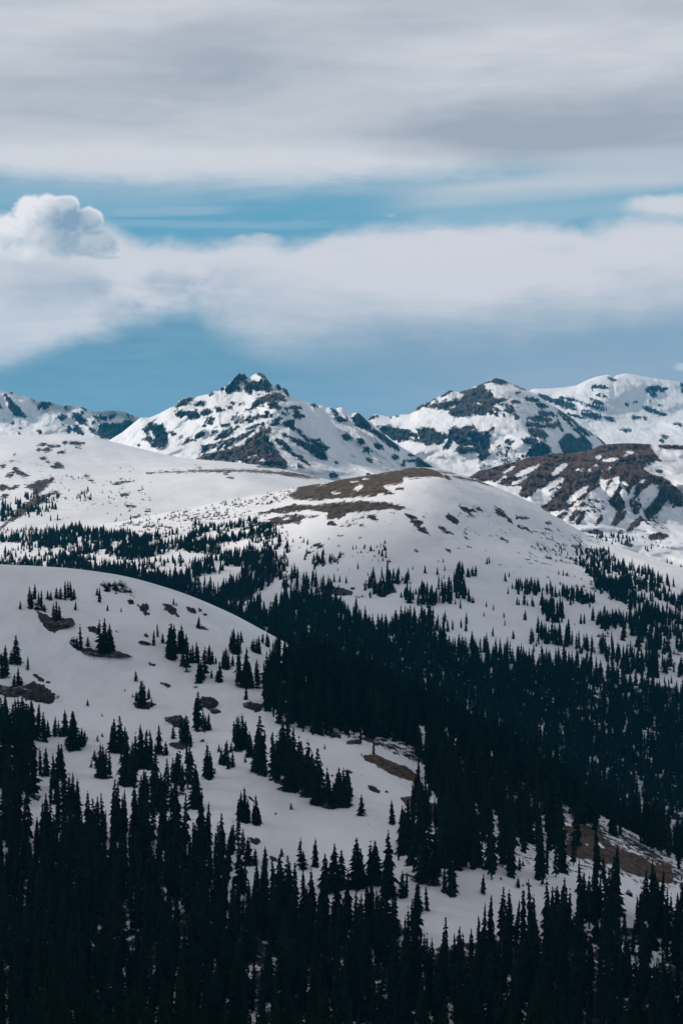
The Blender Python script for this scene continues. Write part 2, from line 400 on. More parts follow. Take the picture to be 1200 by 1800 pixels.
# central peak with the crag on top
HF = Hill('central_peak',
    [([(-260, 900), (150, 800), (215, 760), (247, 734), (263, 734), (280, 727), (300, 716), (309, 714), (313, 706), (320, 701), (333, 698), (342, 700), (346, 697), (360, 694), (370, 692), (372, 688), (379, 687), (386, 688), (387, 682),
       (394, 681), (400, 676), (403, 673), (409, 669), (413, 663), (418, 658), (422, 655.5), (425, 659), (429, 656), (433, 661), (436, 665), (441, 662), (446, 658), (452, 656), (457, 655), (463, 657), (468, 663), (473, 670), (478, 676), (481, 680),
       (484, 678), (486, 674.5), (491, 676), (495, 683), (498, 682), (504, 684), (509, 695), (515, 698), (530, 704), (546, 710), (551, 707), (557, 712), (566, 713), (572, 717), (580, 716), (588, 720), (597, 715.5), (602, 716), (610, 723), (618, 727), (625, 725), (632, 727), (640, 735), (652, 742), (664, 755), (685, 772), (700, 782), (712, 790), (730, 798), (760, 816), (790, 835), (860, 870), (1460, 1000)],
      [(-260, 4300), (250, 4350), (450, 4250), (640, 4350), (900, 4500), (1460, 4500)]),
     ([(-260, 930), (200, 800), (300, 745), (390, 706), (460, 698), (520, 715), (620, 755), (700, 805), (800, 850), (1460, 1020)],
      [(-260, 4200), (250, 4220), (450, 4200), (640, 4230), (900, 4300), (1460, 4400)]),
     ([(-260, 960), (300, 800), (460, 780), (620, 810), (800, 870), (1460, 1040)], [(-260, 4000), (450, 3960), (800, 4050), (1460, 4200)]),
     ([(-260, 1000), (300, 850), (460, 845), (700, 860), (800, 900), (1460, 1080)], [(-260, 3750), (450, 3640), (700, 3700), (1460, 3900)]),
     ([(-260, 1100), (460, 960), (1460, 1180)], [(-260, 3480), (1460, 3480)])],
    back=[(15, 4), (50, 25), (130, 80), (260, 160), (450, 280)],
    relief=[(420, 45, 1), (150, 20, 1), (45, 7, 1)], col='peak', crag=(17, 15), seed=43, step=1.25, smooth_crest=False, taper=5,
    spurs=[([(480, 690), (500, 740), (470, 850)], 190, 60), ([(640, 735), (690, 790), (740, 830)], 60, 40), ([(320, 700), (310, 760), (270, 830)], 60, 50)])
HG = Hill('far_left_ridge',
    [([(-260, 650), (-120, 672), (0, 686), (20, 689), (26, 690), (37, 695), (53, 699), (67, 705), (80, 706), (88, 706), (97, 710), (115, 714), (120, 712), (133, 713), (147, 716.5), (160, 722), (180, 723), (200, 721.5), (220, 724), (226, 727), (233, 730), (247, 735), (300, 760), (420, 830), (1460, 1000)],
      [(-260, 5000), (1460, 5000)]),
     ([(-260, 740), (150, 750), (300, 800), (420, 850), (1460, 1050)], [(-260, 4880), (1460, 4880)]),
     ([(-260, 780), (150, 790), (420, 900), (1460, 1100)], [(-260, 4640), (1460, 4640)]),
     ([(-260, 900), (1460, 1200)], [(-260, 4300), (1460, 4300)])],
    back=[(15, 4), (60, 30), (180, 110), (400, 240)],
    relief=[(420, 40, 1), (140, 18, 1), (40, 5, 1)], col='peak', crag=(26, 12), seed=53, step=1.4, smooth_crest=False, taper=5)
HH = Hill('right_peak',
    [([(-260, 1000), (400, 850), (600, 760), (640, 742), (652, 731), (660, 728), (666, 729), (686, 733), (700, 729), (720, 728), (730, 722), (733, 715), (745, 709), (757, 705), (763, 700), (772, 697), (781, 692), (786, 687), (793, 686), (803, 689), (817, 686), (832, 680), (843, 676), (851, 673), (860, 668), (871, 664.5), (883, 667), (897, 674), (908, 678), (923, 684), (940, 691), (958, 705), (976, 716), (990, 725), (1008, 737), (1025, 751), (1048, 766), (1064, 780), (1080, 795), (1200, 870), (1460, 980)],
      [(-260, 5000), (1460, 5000)]),
     ([(-260, 1020), (600, 800), (700, 760), (800, 730), (880, 715), (1000, 765), (1080, 820), (1460, 1010)], [(-260, 4850), (870, 4760), (1460, 4850)]),
     ([(-260, 1050), (600, 850), (800, 800), (900, 800), (1080, 850), (1460, 1050)], [(-260, 4500), (870, 4420), (1460, 4500)]),
     ([(-260, 1100), (800, 870), (1000, 880), (1460, 1100)], [(-260, 4150), (1460, 4150)])],
    back=[(15, 4), (60, 30), (180, 110), (400, 240)],
    relief=[(500, 50, 1), (160, 20, 1), (50, 6, 1)], col='peak', crag=(30, 12), seed=63, step=1.4, smooth_crest=False, taper=5,
    spurs=[([(872, 665), (940, 735), (1000, 830)], 150, 60), ([(870, 665), (850, 740), (830, 840)], 60, 60)])
HI = Hill('far_right_massif',
    [([(-260, 1000), (600, 800), (850, 720), (938, 683), (961, 683), (990, 681), (1013, 677), (1031, 668), (1048, 662), (1069, 658), (1078, 663), (1083, 659.5), (1098, 656.5), (1112, 658), (1130, 662), (1147, 665), (1171, 668), (1185, 670), (1200, 672), (1300, 650), (1460, 690)],
      [(-260, 6500), (1460, 6500)]),
     ([(-260, 1020), (850, 760), (1000, 720), (1200, 715), (1460, 730)], [(-260, 6300), (1460, 6300)]),
     ([(-260, 1050), (850, 830), (1200, 790), (1460, 790)], [(-260, 5700), (1460, 5700)]),
     ([(-260, 1100), (1460, 880)], [(-260, 5200), (1460, 5200)])],
    back=[(15, 3), (60, 20), (180, 80), (400, 180)],
    relief=[(800, 50, 1), (250, 18, 1), (60, 5, 1)], col='peak', crag=(40, 12), seed=73, step=1.6, smooth_crest=False, taper=5,
    spurs=[([(1070, 658), (1040, 700), (1000, 760)], 120, 60)])

# bare rock, earth and turf where the snow has gone (traced on each slope)
g = HG
PL(g,c1,.1, 30,222,60,245,100,290,135,340,100,330,80,318,45,290,50,265)
PL(g,c1,.1, 195,280,230,262,262,255,285,268,262,285,245,300,205,295)
PL(g,c1,.0, 385,320,410,312,440,340,468,388,440,375,410,368,388,350)
PL(g,c1,.0, 385,380,405,378,430,405,450,432,420,435,388,420)
PL(g,c1,.0, 500,335,540,332,622,322,590,350,560,362,530,352)
PL(g,c1,.0, 520,380,560,372,600,372,640,375,665,352,690,352,712,385,712,420,680,430,660,450,640,445,585,460,540,450,515,430)
CP(g,c1,0, 0,278,12,296,10, 345,280,360,310,10, 435,290,465,305,14, 430,305,440,322,10, 310,340,350,345,26, 365,390,365,415,28, 480,400,505,425,18, 205,410,218,425,16, 100,395,115,400,10, 95,420,105,428,10, 330,378,336,382,12, 490,368,500,370,12, 640,460,645,462,12, 160,238,185,246,8, 60,208,75,212,8, 690,325,700,335,10, 675,320,680,330,10, 520,345,530,375,14)
ZN(g,c1,-3, 20,340,70,345,70,385,20,380)
g = HF
PL(g,c1,.3, 930,285,960,250,1000,235,1030,235,1005,262,960,278)
PL(g,c1,.0, 925,325,940,305,975,310,1050,310,1050,340,1000,352,985,330,945,345)
PL(g,c1,.0, 755,405,790,375,860,378,885,440,882,485,845,510,815,500,805,470,815,440,800,410,770,435)
CP(g,c1,.2, 1040,265,1075,265,28, 1062,318,1105,312,32, 770,455,798,452,26, 905,425,925,430,18, 1035,440,1080,420,26, 965,485,1015,455,16, 1080,365,1120,350,12, 1110,425,1140,415,18, 730,485,735,488,16, 800,480,830,500,30, 950,450,960,440,8)
PL(g,c5,.15, 280,280,290,250,330,250,370,215,410,180,440,130,490,90,530,95,570,145,540,175,490,195,440,210,480,240,490,290,460,290,440,260,400,300,350,305,330,280)
PL(g,c5,.6, 525,260,545,170,580,200,640,180,700,180,735,150,700,120,655,98,690,85,745,100,790,170,835,225,815,240,820,290,760,300,735,250,700,275,650,280,640,240,620,310,560,315)
PL(g,c5,.2, 870,200,905,210,930,270,900,285,880,250)
PL(g,c5,.2, 945,250,990,260,1020,330,990,335,945,295)
PL(g,c5,.6, 180,325,190,300,235,280,220,305)
PL(g,c5,.6, 550,510,600,460,650,380,720,340,840,300,920,310,980,360,900,380,830,400,760,400,690,430,640,455,590,490)
PL(g,c5,.3, 825,605,900,560,950,560,900,600,860,610)
PL(g,c5,.1, 920,620,1000,590,1070,580,1080,620,1060,650,1090,680,1165,710,1130,745,1090,700,1020,680,970,655)
PL(g,c5,.0, 920,735,980,740,1040,770,1130,790,1200,830,1380,900,1410,960,1410,1020,1330,1000,1200,900,1130,870,1050,820,1000,780,960,765)
PL(g,c5,1.0, 30,1000,130,950,250,920,330,920,430,890,560,810,640,750,700,700,800,670,800,720,770,740,830,840,880,920,940,990,990,1070,990,1110,840,1095,720,1065,620,1055,560,1050,510,1020,470,1000,430,1025,370,1035,230,1025)
CP(g,c5,.35, 790,420,870,410,44, 875,460,930,455,34, 1010,460,1150,460,22, 1070,495,1125,515,20, 1060,545,1165,550,24, 800,630,920,630,24, 1130,745,1200,775,26, 875,800,1035,890,28, 1010,920,1200,1040,28, 1095,1050,1150,1105,16, 1200,1040,1230,1060,12,
   230,790,400,670,36, 200,880,330,780,20, 360,740,470,650,28, 430,620,520,550,26, 500,620,600,550,28, 590,610,690,540,32, 700,560,830,535,28, 250,890,420,770,26, 330,880,520,740,28, 420,830,640,690,26, 560,680,730,625,18, 700,680,740,660,16, 390,580,450,540,22)
PL(g,c5,.1, 55,950,90,860,150,850,220,830,160,900,110,930)
CP(g,c5,.1, 300,650,375,630,14, 180,740,250,705,32, 30,770,125,720,48, 20,800,22,800,28, 20,430,110,410,54, 85,520,170,500,52, 0,560,30,500,60, 240,470,290,480,38, 360,450,400,460,32, 400,410,425,420,28, 320,480,325,482,26, 490,425,505,420,18, 535,420,540,420,14, 130,580,200,575,16, 140,620,200,620,22, 120,650,122,650,22, 450,520,470,515,12, 560,480,600,500,14)
CP(g,c5,.3, 745,505,790,515,22, 940,525,1000,530,14, 960,470,990,470,14, 900,385,980,380,26, 680,320,740,330,16, 700,440,740,440,20, 820,460,850,450,20)
HO(g,c5, 540,990,600,980,24, 610,960,680,970,30, 660,1020,740,1010,24, 450,860,560,830,34, 660,1045,700,1030,14, 380,470,390,470,4)
PL(g,c2,.0, 840,285,855,290,885,328,870,330)
PL(g,c2,.0, 960,345,985,312,1010,328,1050,380,1060,410,1010,400,970,380)
CP(g,c2,.0, 738,268,770,285,24, 870,350,930,355,20, 1070,410,1190,495,30, 915,435,950,450,32, 985,460,1020,475,32, 1020,500,1045,520,30, 1080,490,1110,500,26, 1170,548,1185,550,22, 1035,555,1055,570,14, 845,640,870,650,24, 870,575,875,580,16, 775,460,780,465,18, 690,440,820,505,24, 560,460,630,510,20, 630,520,720,585,16, 670,590,700,610,12, 1040,640,1050,645,14)
CP(g,c3,.0, 95,480,200,540,40, 230,550,330,640,26, 340,650,400,680,18, 25,580,70,600,32, 115,625,160,630,38, 240,650,285,670,32, 150,690,190,680,36, 360,735,385,740,32, 180,740,205,760,12, 430,785,440,785,30, 475,720,510,725,14, 450,760,520,760,18)
PL(g,c3,.0, 520,762,545,735,580,770,650,785,700,815,640,830,530,810)
g = HH
PL(g,c3,.35, 600,380,680,340,780,330,870,300,820,278,870,260,935,245,1000,212,1010,250,1050,275,1060,320,1140,315,1170,330,1080,345,1050,350,1080,380,1120,405,1090,425,1060,400,1020,410,1000,440,920,430,880,450,780,450,755,420,770,390,740,405,640,395)
PL(g,c3,.1, 1000,218,1080,172,1130,182,1195,212,1120,222,1060,208)
PL(g,c3,.05, 245,520,320,510,420,540,480,545,530,570,540,600,580,640,520,620,430,620,380,620,330,590,280,560)
PL(g,c3,.2, 530,540,580,525,650,530,680,560,720,560,735,590,700,640,650,640,590,655,550,620,540,580)
PL(g,c3,.25, 750,560,780,510,840,535,870,510,930,510,960,560,1050,575,1030,600,1040,650,1030,720,990,770,960,740,955,700,900,690,830,715,800,690,830,640,790,620,750,670,720,670,740,620)
CP(g,c3,.1, 185,470,255,440,18, 340,448,352,446,18, 380,442,392,444,16, 518,402,560,372,22, 560,380,620,352,24, 620,340,660,322,16, 705,305,775,268,20, 1055,540,1070,535,16, 1150,630,1200,615,26, 1150,400,1200,400,30, 1150,370,1200,380,16, 500,600,520,600,10)
HO(g,c3, 870,655,940,650,14, 885,600,905,600,18, 905,540,930,540,14, 640,350,850,318,16, 480,600,515,602,8, 940,345,980,365,10, 770,385,800,375,14)
ZN(g,c3,-1.2, 950,830,980,770,1040,700,1100,650,1200,640,1200,790,1000,850)
PL(g,c4,.35, 0,230,40,225,60,270,145,275,110,300,70,300,50,340,90,380,40,370,0,350)
PL(g,c4,.1, 240,620,300,550,350,530,400,560,410,600,340,630,280,632)
PL(g,c4,.05, 450,540,480,490,530,490,560,520,600,500,650,550,660,585,560,605,480,605)
CP(g,c4,.25, 170,295,220,300,24, 130,345,180,355,22, 255,275,330,290,28, 320,310,380,325,30, 330,360,440,380,32, 265,395,400,405,30, 370,440,440,440,32, 260,430,360,440,30, 280,470,370,500,52, 240,530,310,530,46, 0,490,40,495,16, 130,540,180,530,14, 430,330,560,430,18, 560,440,640,500,22, 620,450,650,500,14, 690,510,735,550,28, 450,360,600,510,16, 190,197,250,225,10, 110,380,120,382,14, 200,243,215,243,8, 160,325,170,335,20, 440,400,470,470,14, 185,390,210,392,14, 330,385,350,388,30, 90,310,140,310,14, 180,370,190,372,12)
ZN(g,c4,-1.2, 0,560,130,560,240,620,160,700,0,700)
ZN(g,c4,-2.5, 100,250,260,280,470,400,440,470,350,420,120,360)
g = HI
CP(g,c4,.1, 745,155,790,165,18, 655,205,745,208,20, 680,258,740,262,12, 325,255,440,300,30, 400,290,540,320,38, 460,270,560,285,16, 580,295,600,310,18, 645,285,710,305,22, 600,310,730,345,18, 590,370,700,385,30, 510,370,600,395,16, 725,395,780,405,24, 590,350,650,350,14, 820,465,880,465,20, 950,325,1010,350,22, 1010,345,1090,375,24, 985,220,1060,210,38, 1010,245,1030,255,32, 1060,225,1100,215,22, 900,300,915,300,16, 860,308,875,308,14, 890,390,940,392,14, 960,390,975,395,16, 1190,195,1210,195,34, 1195,230,1215,230,34, 1050,315,1065,318,20, 1070,500,1100,510,16, 1150,430,1190,435,14, 1060,530,1080,530,20, 1000,290,990,290,14, 500,330,560,340,12)
ZN(g,c4,-2.6, 640,190,760,195,750,300,650,300)
g = HE
PL(g,c4,.9, -130,770,-60,735,0,700,100,675,200,650,260,630,340,620,420,600,540,600,640,580,700,555,780,543,880,540,1000,550,1030,610,1070,650,980,665,960,700,1040,745,1100,760,1200,850,1200,930,1140,930,1120,890,1040,920,980,990,960,960,1050,860,1060,830,1020,790,960,820,900,900,880,920,870,860,850,800,830,790,820,850,850,930,800,1030,770,1040,800,960,730,880,740,800,760,760,700,750,690,820,600,870,570,900,500,950,380,960,350,930,400,900,440,860,470,800,380,830,340,810,300,830,250,860,220,800,120,800,30,770,0,780,-60,760)
CP(g,c4,.8, 500,960,440,1000,22, 520,1010,600,900,34, 560,1030,600,960,32, 780,1040,850,960,38, 680,1030,710,985,20, 870,1070,945,1000,34, 905,960,925,940,34, 640,1080,710,1085,24, 600,1100,660,1110,14, 1000,1110,1095,1105,44, 810,1080,825,1085,26, 845,1155,890,1160,24, 1060,563,1210,570,28, 380,970,420,900,22, 400,900,470,820,20)
CP(g,c4,1.0, 230,850,290,830,60, 990,985,1080,880,60)
ZN(g,c4,-.8, 960,960,1080,1000,1100,1060,1020,1060,970,1010)
ZN(g,c4,-1.2, 960,660,1060,680,1100,760,1010,740)
ZN(g,c4,-1.0, 600,880,760,900,700,960,560,970)
ZN(g,c4,-1.2, 880,860,1000,860,960,960,860,930)
HO(g,c4, 120,725,185,685,16, 200,740,330,680,34, 410,740,490,670,34, 300,870,470,760,48, 510,900,620,810,44, 610,890,690,820,40, 740,880,800,760,54, 830,780,860,800,28, 870,890,910,800,34, 950,900,1040,800,30, 940,780,960,770,24, 630,710,645,700,24, 680,635,700,625,26, 720,650,800,640,22, 860,600,900,600,26, 690,725,715,715,18, 550,705,600,705,14, 660,680,690,675,16, 350,900,420,860,30, 840,620,870,610,12, 920,620,930,640,12, 740,700,760,690,10, 180,790,260,740,26, 60,790,130,745,14, 0,780,50,775,18, 200,640,260,632,8, 520,950,600,930,16)
g = HD
CP(g,c1,.2, 200,490,240,482,18, 255,490,320,492,12, 230,515,275,512,22, 335,475,350,475,18, 375,478,440,480,16, 310,525,345,520,16, 340,512,355,512,14, 220,557,240,557,16, 245,575,265,575,16, 275,600,335,600,30, 290,588,320,585,20, 405,503,430,503,12, 200,512,215,512,18,
   0,595,30,598,16, 60,570,70,570,8, 75,535,85,535,16, 0,715,35,710,32, 45,720,100,705,16, 0,765,50,745,18, 600,695,710,672,11, 450,650,480,650,8, 475,675,490,675,8, 630,722,640,722,8, 640,752,675,750,14, 670,808,715,806,10, 730,728,745,728,8, 770,836,800,834,8, 700,870,740,860,16, 685,885,700,885,12, 310,528,320,524,10)
PL(g,c1,.3, 70,600,100,610,155,650,110,650,80,630,60,655,30,655,35,645,60,635)
PL(g,c1,.45, 135,710,200,670,290,662,280,680,240,710,220,735,190,755,170,750,180,720)
PL(g,c1,.8, 0,925,60,870,120,800,200,755,300,728,300,738,240,765,260,775,170,815,110,865,50,895,0,935)
CP(g,c1,.4, 780,637,900,626,8, 870,627,1210,622,9)
CP(g,c2,.8, 0,627,200,622,9, 180,622,420,622,12, 400,623,600,634,12, 560,632,700,648,20, 620,640,780,660,16, 460,600,620,608,8)
CP(g,c2,.2, 130,600,160,605,6, 280,640,300,640,5, 300,660,330,660,6)
ZN(g,c1,-3.4, 0,560,200,540,360,640,330,800,60,860,0,800)
ZN(g,c1,-3.6, 240,740,540,730,560,800,260,900,120,860)
g = HC
PL(g,c3,.85, -380,1010,-280,930,-100,900,0,880,100,868,300,846,360,826,500,806,600,808,700,838,715,872,640,870,560,875,440,880,430,920,300,930,290,950,370,990,350,1000,250,985,240,1010,130,1010,0,1020,-160,1040,-300,1030)
PL(g,c2,.6, 460,850,540,825,650,805,800,800,960,785,1080,785,1200,800,1270,828,1200,830,1080,830,960,840,930,850,890,880,820,875,825,845,770,830,640,835,560,845)
PL(g,c2,.45, 340,935,400,915,520,880,640,862,780,858,770,868,700,878,680,895,560,905,520,915,440,915,380,935)
HO(g,c3, 60,910,120,905,12, 85,960,140,940,30, 150,890,190,888,12, -60,990,-10,985,14, -180,930,-60,905,12)
HO(g,c2, 430,890,530,885,20, 560,880,640,876,10)
CP(g,c3,.2, 385,960,430,955,18, 780,868,950,905,16, 950,905,1100,938,12, 1100,938,1170,955,8, 725,865,760,885,22, 835,1075,940,1155,26, 920,1100,960,1140,16, 1080,1090,1150,1155,34, 750,1145,820,1195,38, 450,1130,530,1170,18, 500,1190,560,1190,22, 200,1150,240,1170,32, 680,830,790,850,14)
CP(g,c4,.1, 70,935,130,990,24, 145,1000,170,1025,22, 195,995,270,997,10, 380,1022,405,1028,10, 200,1040,290,1080,18, 60,1095,145,1140,12, -70,920,0,960,14)
CP(g,cB,.1, 940,70,990,95,16, 1115,140,1185,180,16, 1160,85,1200,115,26, 985,262,1005,264,15, 1155,258,1170,268,8, 460,235,500,240,18, 535,118,565,122,20, 630,137,655,137,14, 745,85,780,85,18, 765,100,790,100,16, 580,185,600,185,6, 800,435,910,430,16, 650,460,665,462,12, 420,270,440,275,16)
PL(g,cB,.05, 980,110,1010,110,1060,170,1065,185,1020,165,985,140)
PL(g,cB,.1, 145,350,190,330,245,400,240,440,200,430,150,410)
PL(g,cB,.15, 705,435,740,430,800,440,880,440,890,480,830,505,780,480)
PL(g,cB,.1, 560,450,650,480,650,495,600,500,540,490)
PL(g,cB,.1, -40,455,40,440,100,450,150,470,130,520,40,530,-40,500)
ZN(g,c4,-2.2, 300,1070,420,1060,560,1085,700,1130,700,1200,350,1200,300,1130)
ZN(g,c2,-2.6, 0,900,200,820,400,760,700,680,860,660,820,700,600,770,420,830,460,860,300,900,100,945)
ZN(g,cB,-2.4, 700,60,830,60,820,130,560,140,600,100)
ZN(g,cB,.0, 150,700,480,600,700,660,900,660,1020,640,1150,800,1400,920,2000,960,2600,1020,2600,2200,150,2200)
ZN(g,cC,-3.2, 0,60,300,60,500,250,520,350,350,380,0,260)
g = HA
PL(g,cA,.35, 195,585,240,600,300,625,380,622,402,650,340,670,290,700,250,680,210,630)
PL(g,cA,.05, 370,750,420,780,480,780,520,790,612,790,600,815,540,822,480,815,400,785)
PL(g,cA,.1, 0,975,120,990,180,950,230,990,290,1050,270,1072,200,1060,130,1030,60,1015,0,1010)
PL(g,cA,.05, 700,1070,740,1060,800,1065,822,1075,780,1100,720,1092)
PL(g,cA,.3, 1045,1070,1080,1040,1130,1042,1150,1080,1110,1105,1060,1090)
PL(g,cA,.2, 870,1145,920,1135,960,1150,1000,1190,960,1200,920,1190)
PL(g,cA,.05, 725,550,760,560,790,600,765,605)
PL(g,cA,.05, 855,550,880,545,910,555,935,600,905,600)
CP(g,cA,.15, 470,672,520,690,34, 180,918,230,950,20, 245,955,262,960,8, 990,570,1030,590,24, 1050,575,1062,582,14, 1075,598,1087,604,12, 1040,665,1095,678,14, 745,745,790,757,18, 765,712,780,716,12, 785,860,820,872,10, 845,958,856,963,11, 868,970,892,976,18, 1015,984,1040,984,8, 1120,1110,1155,1112,26, 610,688,620,690,6, 490,832,500,834,5, 910,590,945,612,10, 870,560,890,575,18, 680,530,700,540,18, 190,570,240,575,14, 905,795,940,800,30)
CP(g,cD,.15, 905,330,985,335,38, 635,522,700,545,16, 505,490,580,496,14, 1055,308,1075,308,6, 370,365,375,366,6, 140,575,200,615,16)
CP(g,cE,.1, 30,355,80,365,10, 110,600,135,622,12, 745,548,760,560,22, 765,565,795,575,20, 120,820,160,855,22, 225,920,260,940,16, 500,265,590,282,24, 635,315,700,315,18, 620,468,655,472,18, 260,634,270,634,7, 250,692,258,692,5, 835,575,842,577,6, 545,490,560,492,10, 230,515,300,535,14, 930,1010,1030,1040,14, 950,1140,1000,1145,12)
PL(g,cE,.05, 90,1065-960,140,1070-960,185,1100-960,150,1115-960,100,1090-960)
PL(g,cE,1.0, 715,388,760,380,830,400,900,430,950,445,1000,485,1010,520,960,520,900,500,830,465,780,435,725,415)
PL(g,cE,1.0, 970,520,1020,530,1040,590,1000,590)
PL(g,cE,1.0, 915,610,960,600,1060,630,1180,650,1250,690,1230,760,1100,740,1000,700,940,650)
PL(g,cF,1.0, 480,700,560,700,600,740,700,760,760,800,850,870,950,900,1050,960,1130,950,1150,1020,1130,1060,1050,1050,900,1000,800,950,700,930,600,920,570,880,600,800,540,740)
PL(g,cF,.5, -60,610,0,600,30,640,0,680,-60,700)
CP(g,cF,.4, 100,960,190,985,22, 520,30,610,90,24, 130,500,200,560,16, -30,400,60,420,14, 330,600,350,640,12, 700,640,800,690,12, 20,880,60,920,14)
HO(g,cF, 740,840,780,870,18, 635,845,650,840,12, 690,855,700,860,10, 570,740,610,755,18, 880,850,900,870,12, 940,880,960,885,10, 800,965,825,965,16)
ZN(g,cE,-2.2, 900,480,1200,560,1200,820,1000,780)
ZN(g,cE,.2, -1400,900,-500,880,60,1130,500,1280,900,1250,1000,1420,1500,1350,2700,1250,2700,2600,-1400,2600)
ZN(g,cB,-.2, 150,920,400,860,700,1080,1400,1420,1900,1640,2400,1920,2400,2000,1600,1720,1100,1420,700,1250,300,1180)
ZN(g,cF,-1.2, 0,420,400,640,900,850,1200,1000,1200,1100,500,1000,0,780)

# ------------------------------------------------------------------ materials
def new_mat(name, rough=.9):
    m = bpy.data.materials.new(name); m.use_nodes = True; t = m.node_tree
    b = t.nodes['Principled BSDF']; b.inputs['Roughness'].default_value = rough
    b.inputs['Specular IOR Level'].default_value = .15
    return m, t, b
def attr(t, name):
    n = t.nodes.new('ShaderNodeAttribute'); n.attribute_name = name; return E(t, n.outputs['Fac'])
def terrain_mat(name, px, amp, bump_m, bias=.25, rock=(.035, .037, .042), earth=(.115, .08, .058), rockbump=1.0, grain=(1, .45, 1.5)):
    """px: metres covered by one photograph pixel where the slope stands; bare ground breaks through the snow with ragged edges"""
    m, t, b = new_mat(name, .85)
    geo = t.nodes.new('ShaderNodeNewGeometry'); pos = geo.outputs['Position']
    mp = t.nodes.new('ShaderNodeMapping'); mp.inputs['Scale'].default_value = grain; t.links.new(pos, mp.inputs[0])
    p = mp.outputs[0]
    n1 = noise(t, p, 1/(13*px), 9, .74)-.5
    n0 = noise(t, p, 1/(55*px), 3, .5)-.5
    v = attr(t, 'bare')+n1*amp+n0*(amp*.3)+bias
    mask = sstep(v, -.3, .3)
    w = attr(t, 'warm')
    n2 = noise(t, p, 1/(11*px), 6, .65); n3 = noise(t, p, 1/(60*px), 4, .55)
    warm = (w*1.1+(n3-.5)*1.0*w.min(.6)+(n3-.5)*.25).clamp()
    bare = mixc(t, warm, rock, earth)
    dk = t.nodes.new('ShaderNodeMix'); dk.data_type = 'RGBA'; dk.blend_type = 'MULTIPLY'; dk.inputs[0].default_value = 1
    t.links.new(bare, dk.inputs[6])
    t.links.new(comb(t, sstep(n2, .33, .67)*1.5+.35, sstep(n2, .33, .67)*1.42+.35, sstep(n2, .33, .67)*1.32+.36), dk.inputs[7])
    n4 = noise(t, p, 1/(140*px), 5, .6)
    n5 = noise(t, p, 1/(45*px), 6, .6)
    snow = mixc(t, (sstep(n4, .38, .68)*.7+sstep(n5, .45, .75)*.4).clamp(), (.85, .85, .86), (.74, .73, .735))
    col = mixc(t, mask, snow, dk.outputs[2])
    t.links.new(col, b.inputs['Base Color'])
    t.links.new((mask*.25+.65).s, b.inputs['Roughness'])
    hgt = (n1*mask*(1.6*rockbump)-mask*.12)*(px*14)+noise(t, p, 1/(30*px), 6, .55)*bump_m
    bp = t.nodes.new('ShaderNodeBump'); bp.inputs['Strength'].default_value = 1; bp.inputs['Distance'].default_value = 1
    t.links.new(hgt.s, bp.inputs['Height']); t.links.new(bp.outputs[0], b.inputs['Normal'])
    return m
TM = {'near': terrain_mat('snow_near', .17, 16, .7, earth=(.13, .085, .06)),
      'mid': terrain_mat('snow_mid', .55, 26, 1.2, earth=(.13, .088, .055)),
      'brown': terrain_mat('snow_brown_ridge', .85, 22, 3.0, earth=(.135, .076, .052), grain=(1.3, .5, .8)),
      'peak': terrain_mat('snow_peaks', 1.05, 27, 6.0, bias=.45, rock=(.036, .040, .046), earth=(.19, .115, .075), rockbump=1.2, grain=(1.5, .5, .65))}
for h in (HC, HD, HE, HF, HG, HH, HI): h.build(TM[h.col])

# ground under everything, out to the horizon
def grid_mesh(name, x0, x1, y0, y1, n, zf):
    xs = np.linspace(x0, x1, n); ys = np.linspace(y0, y1, n); X, Y = np.meshgrid(xs, ys)
    V = np.stack([X, Y, zf(X, Y)], -1).reshape(-1, 3)
    i = np.arange(n-1)[:, None]*n+np.arange(n-1)[None]; q = np.stack([i, i+1, i+n+1, i+n], -1).reshape(-1, 4)
    me = bpy.data.meshes.new(name); me.from_pydata(V.tolist(), [], q.tolist()); me.update(); return me
gm = grid_mesh('ground', -7500, 7500, -4000, 11000, 120, lambda X, Y: -330+40*fbm(X/1500, Y/1500, 3, 99))
m, t, b = new_mat('snow_ground'); b.inputs['Base Color'].default_value = (.75, .755, .77, 1)
gm.materials.append(m); go = bpy.data.objects.new('ground', gm); C.objects.link(go); go['kind'] = 'structure'

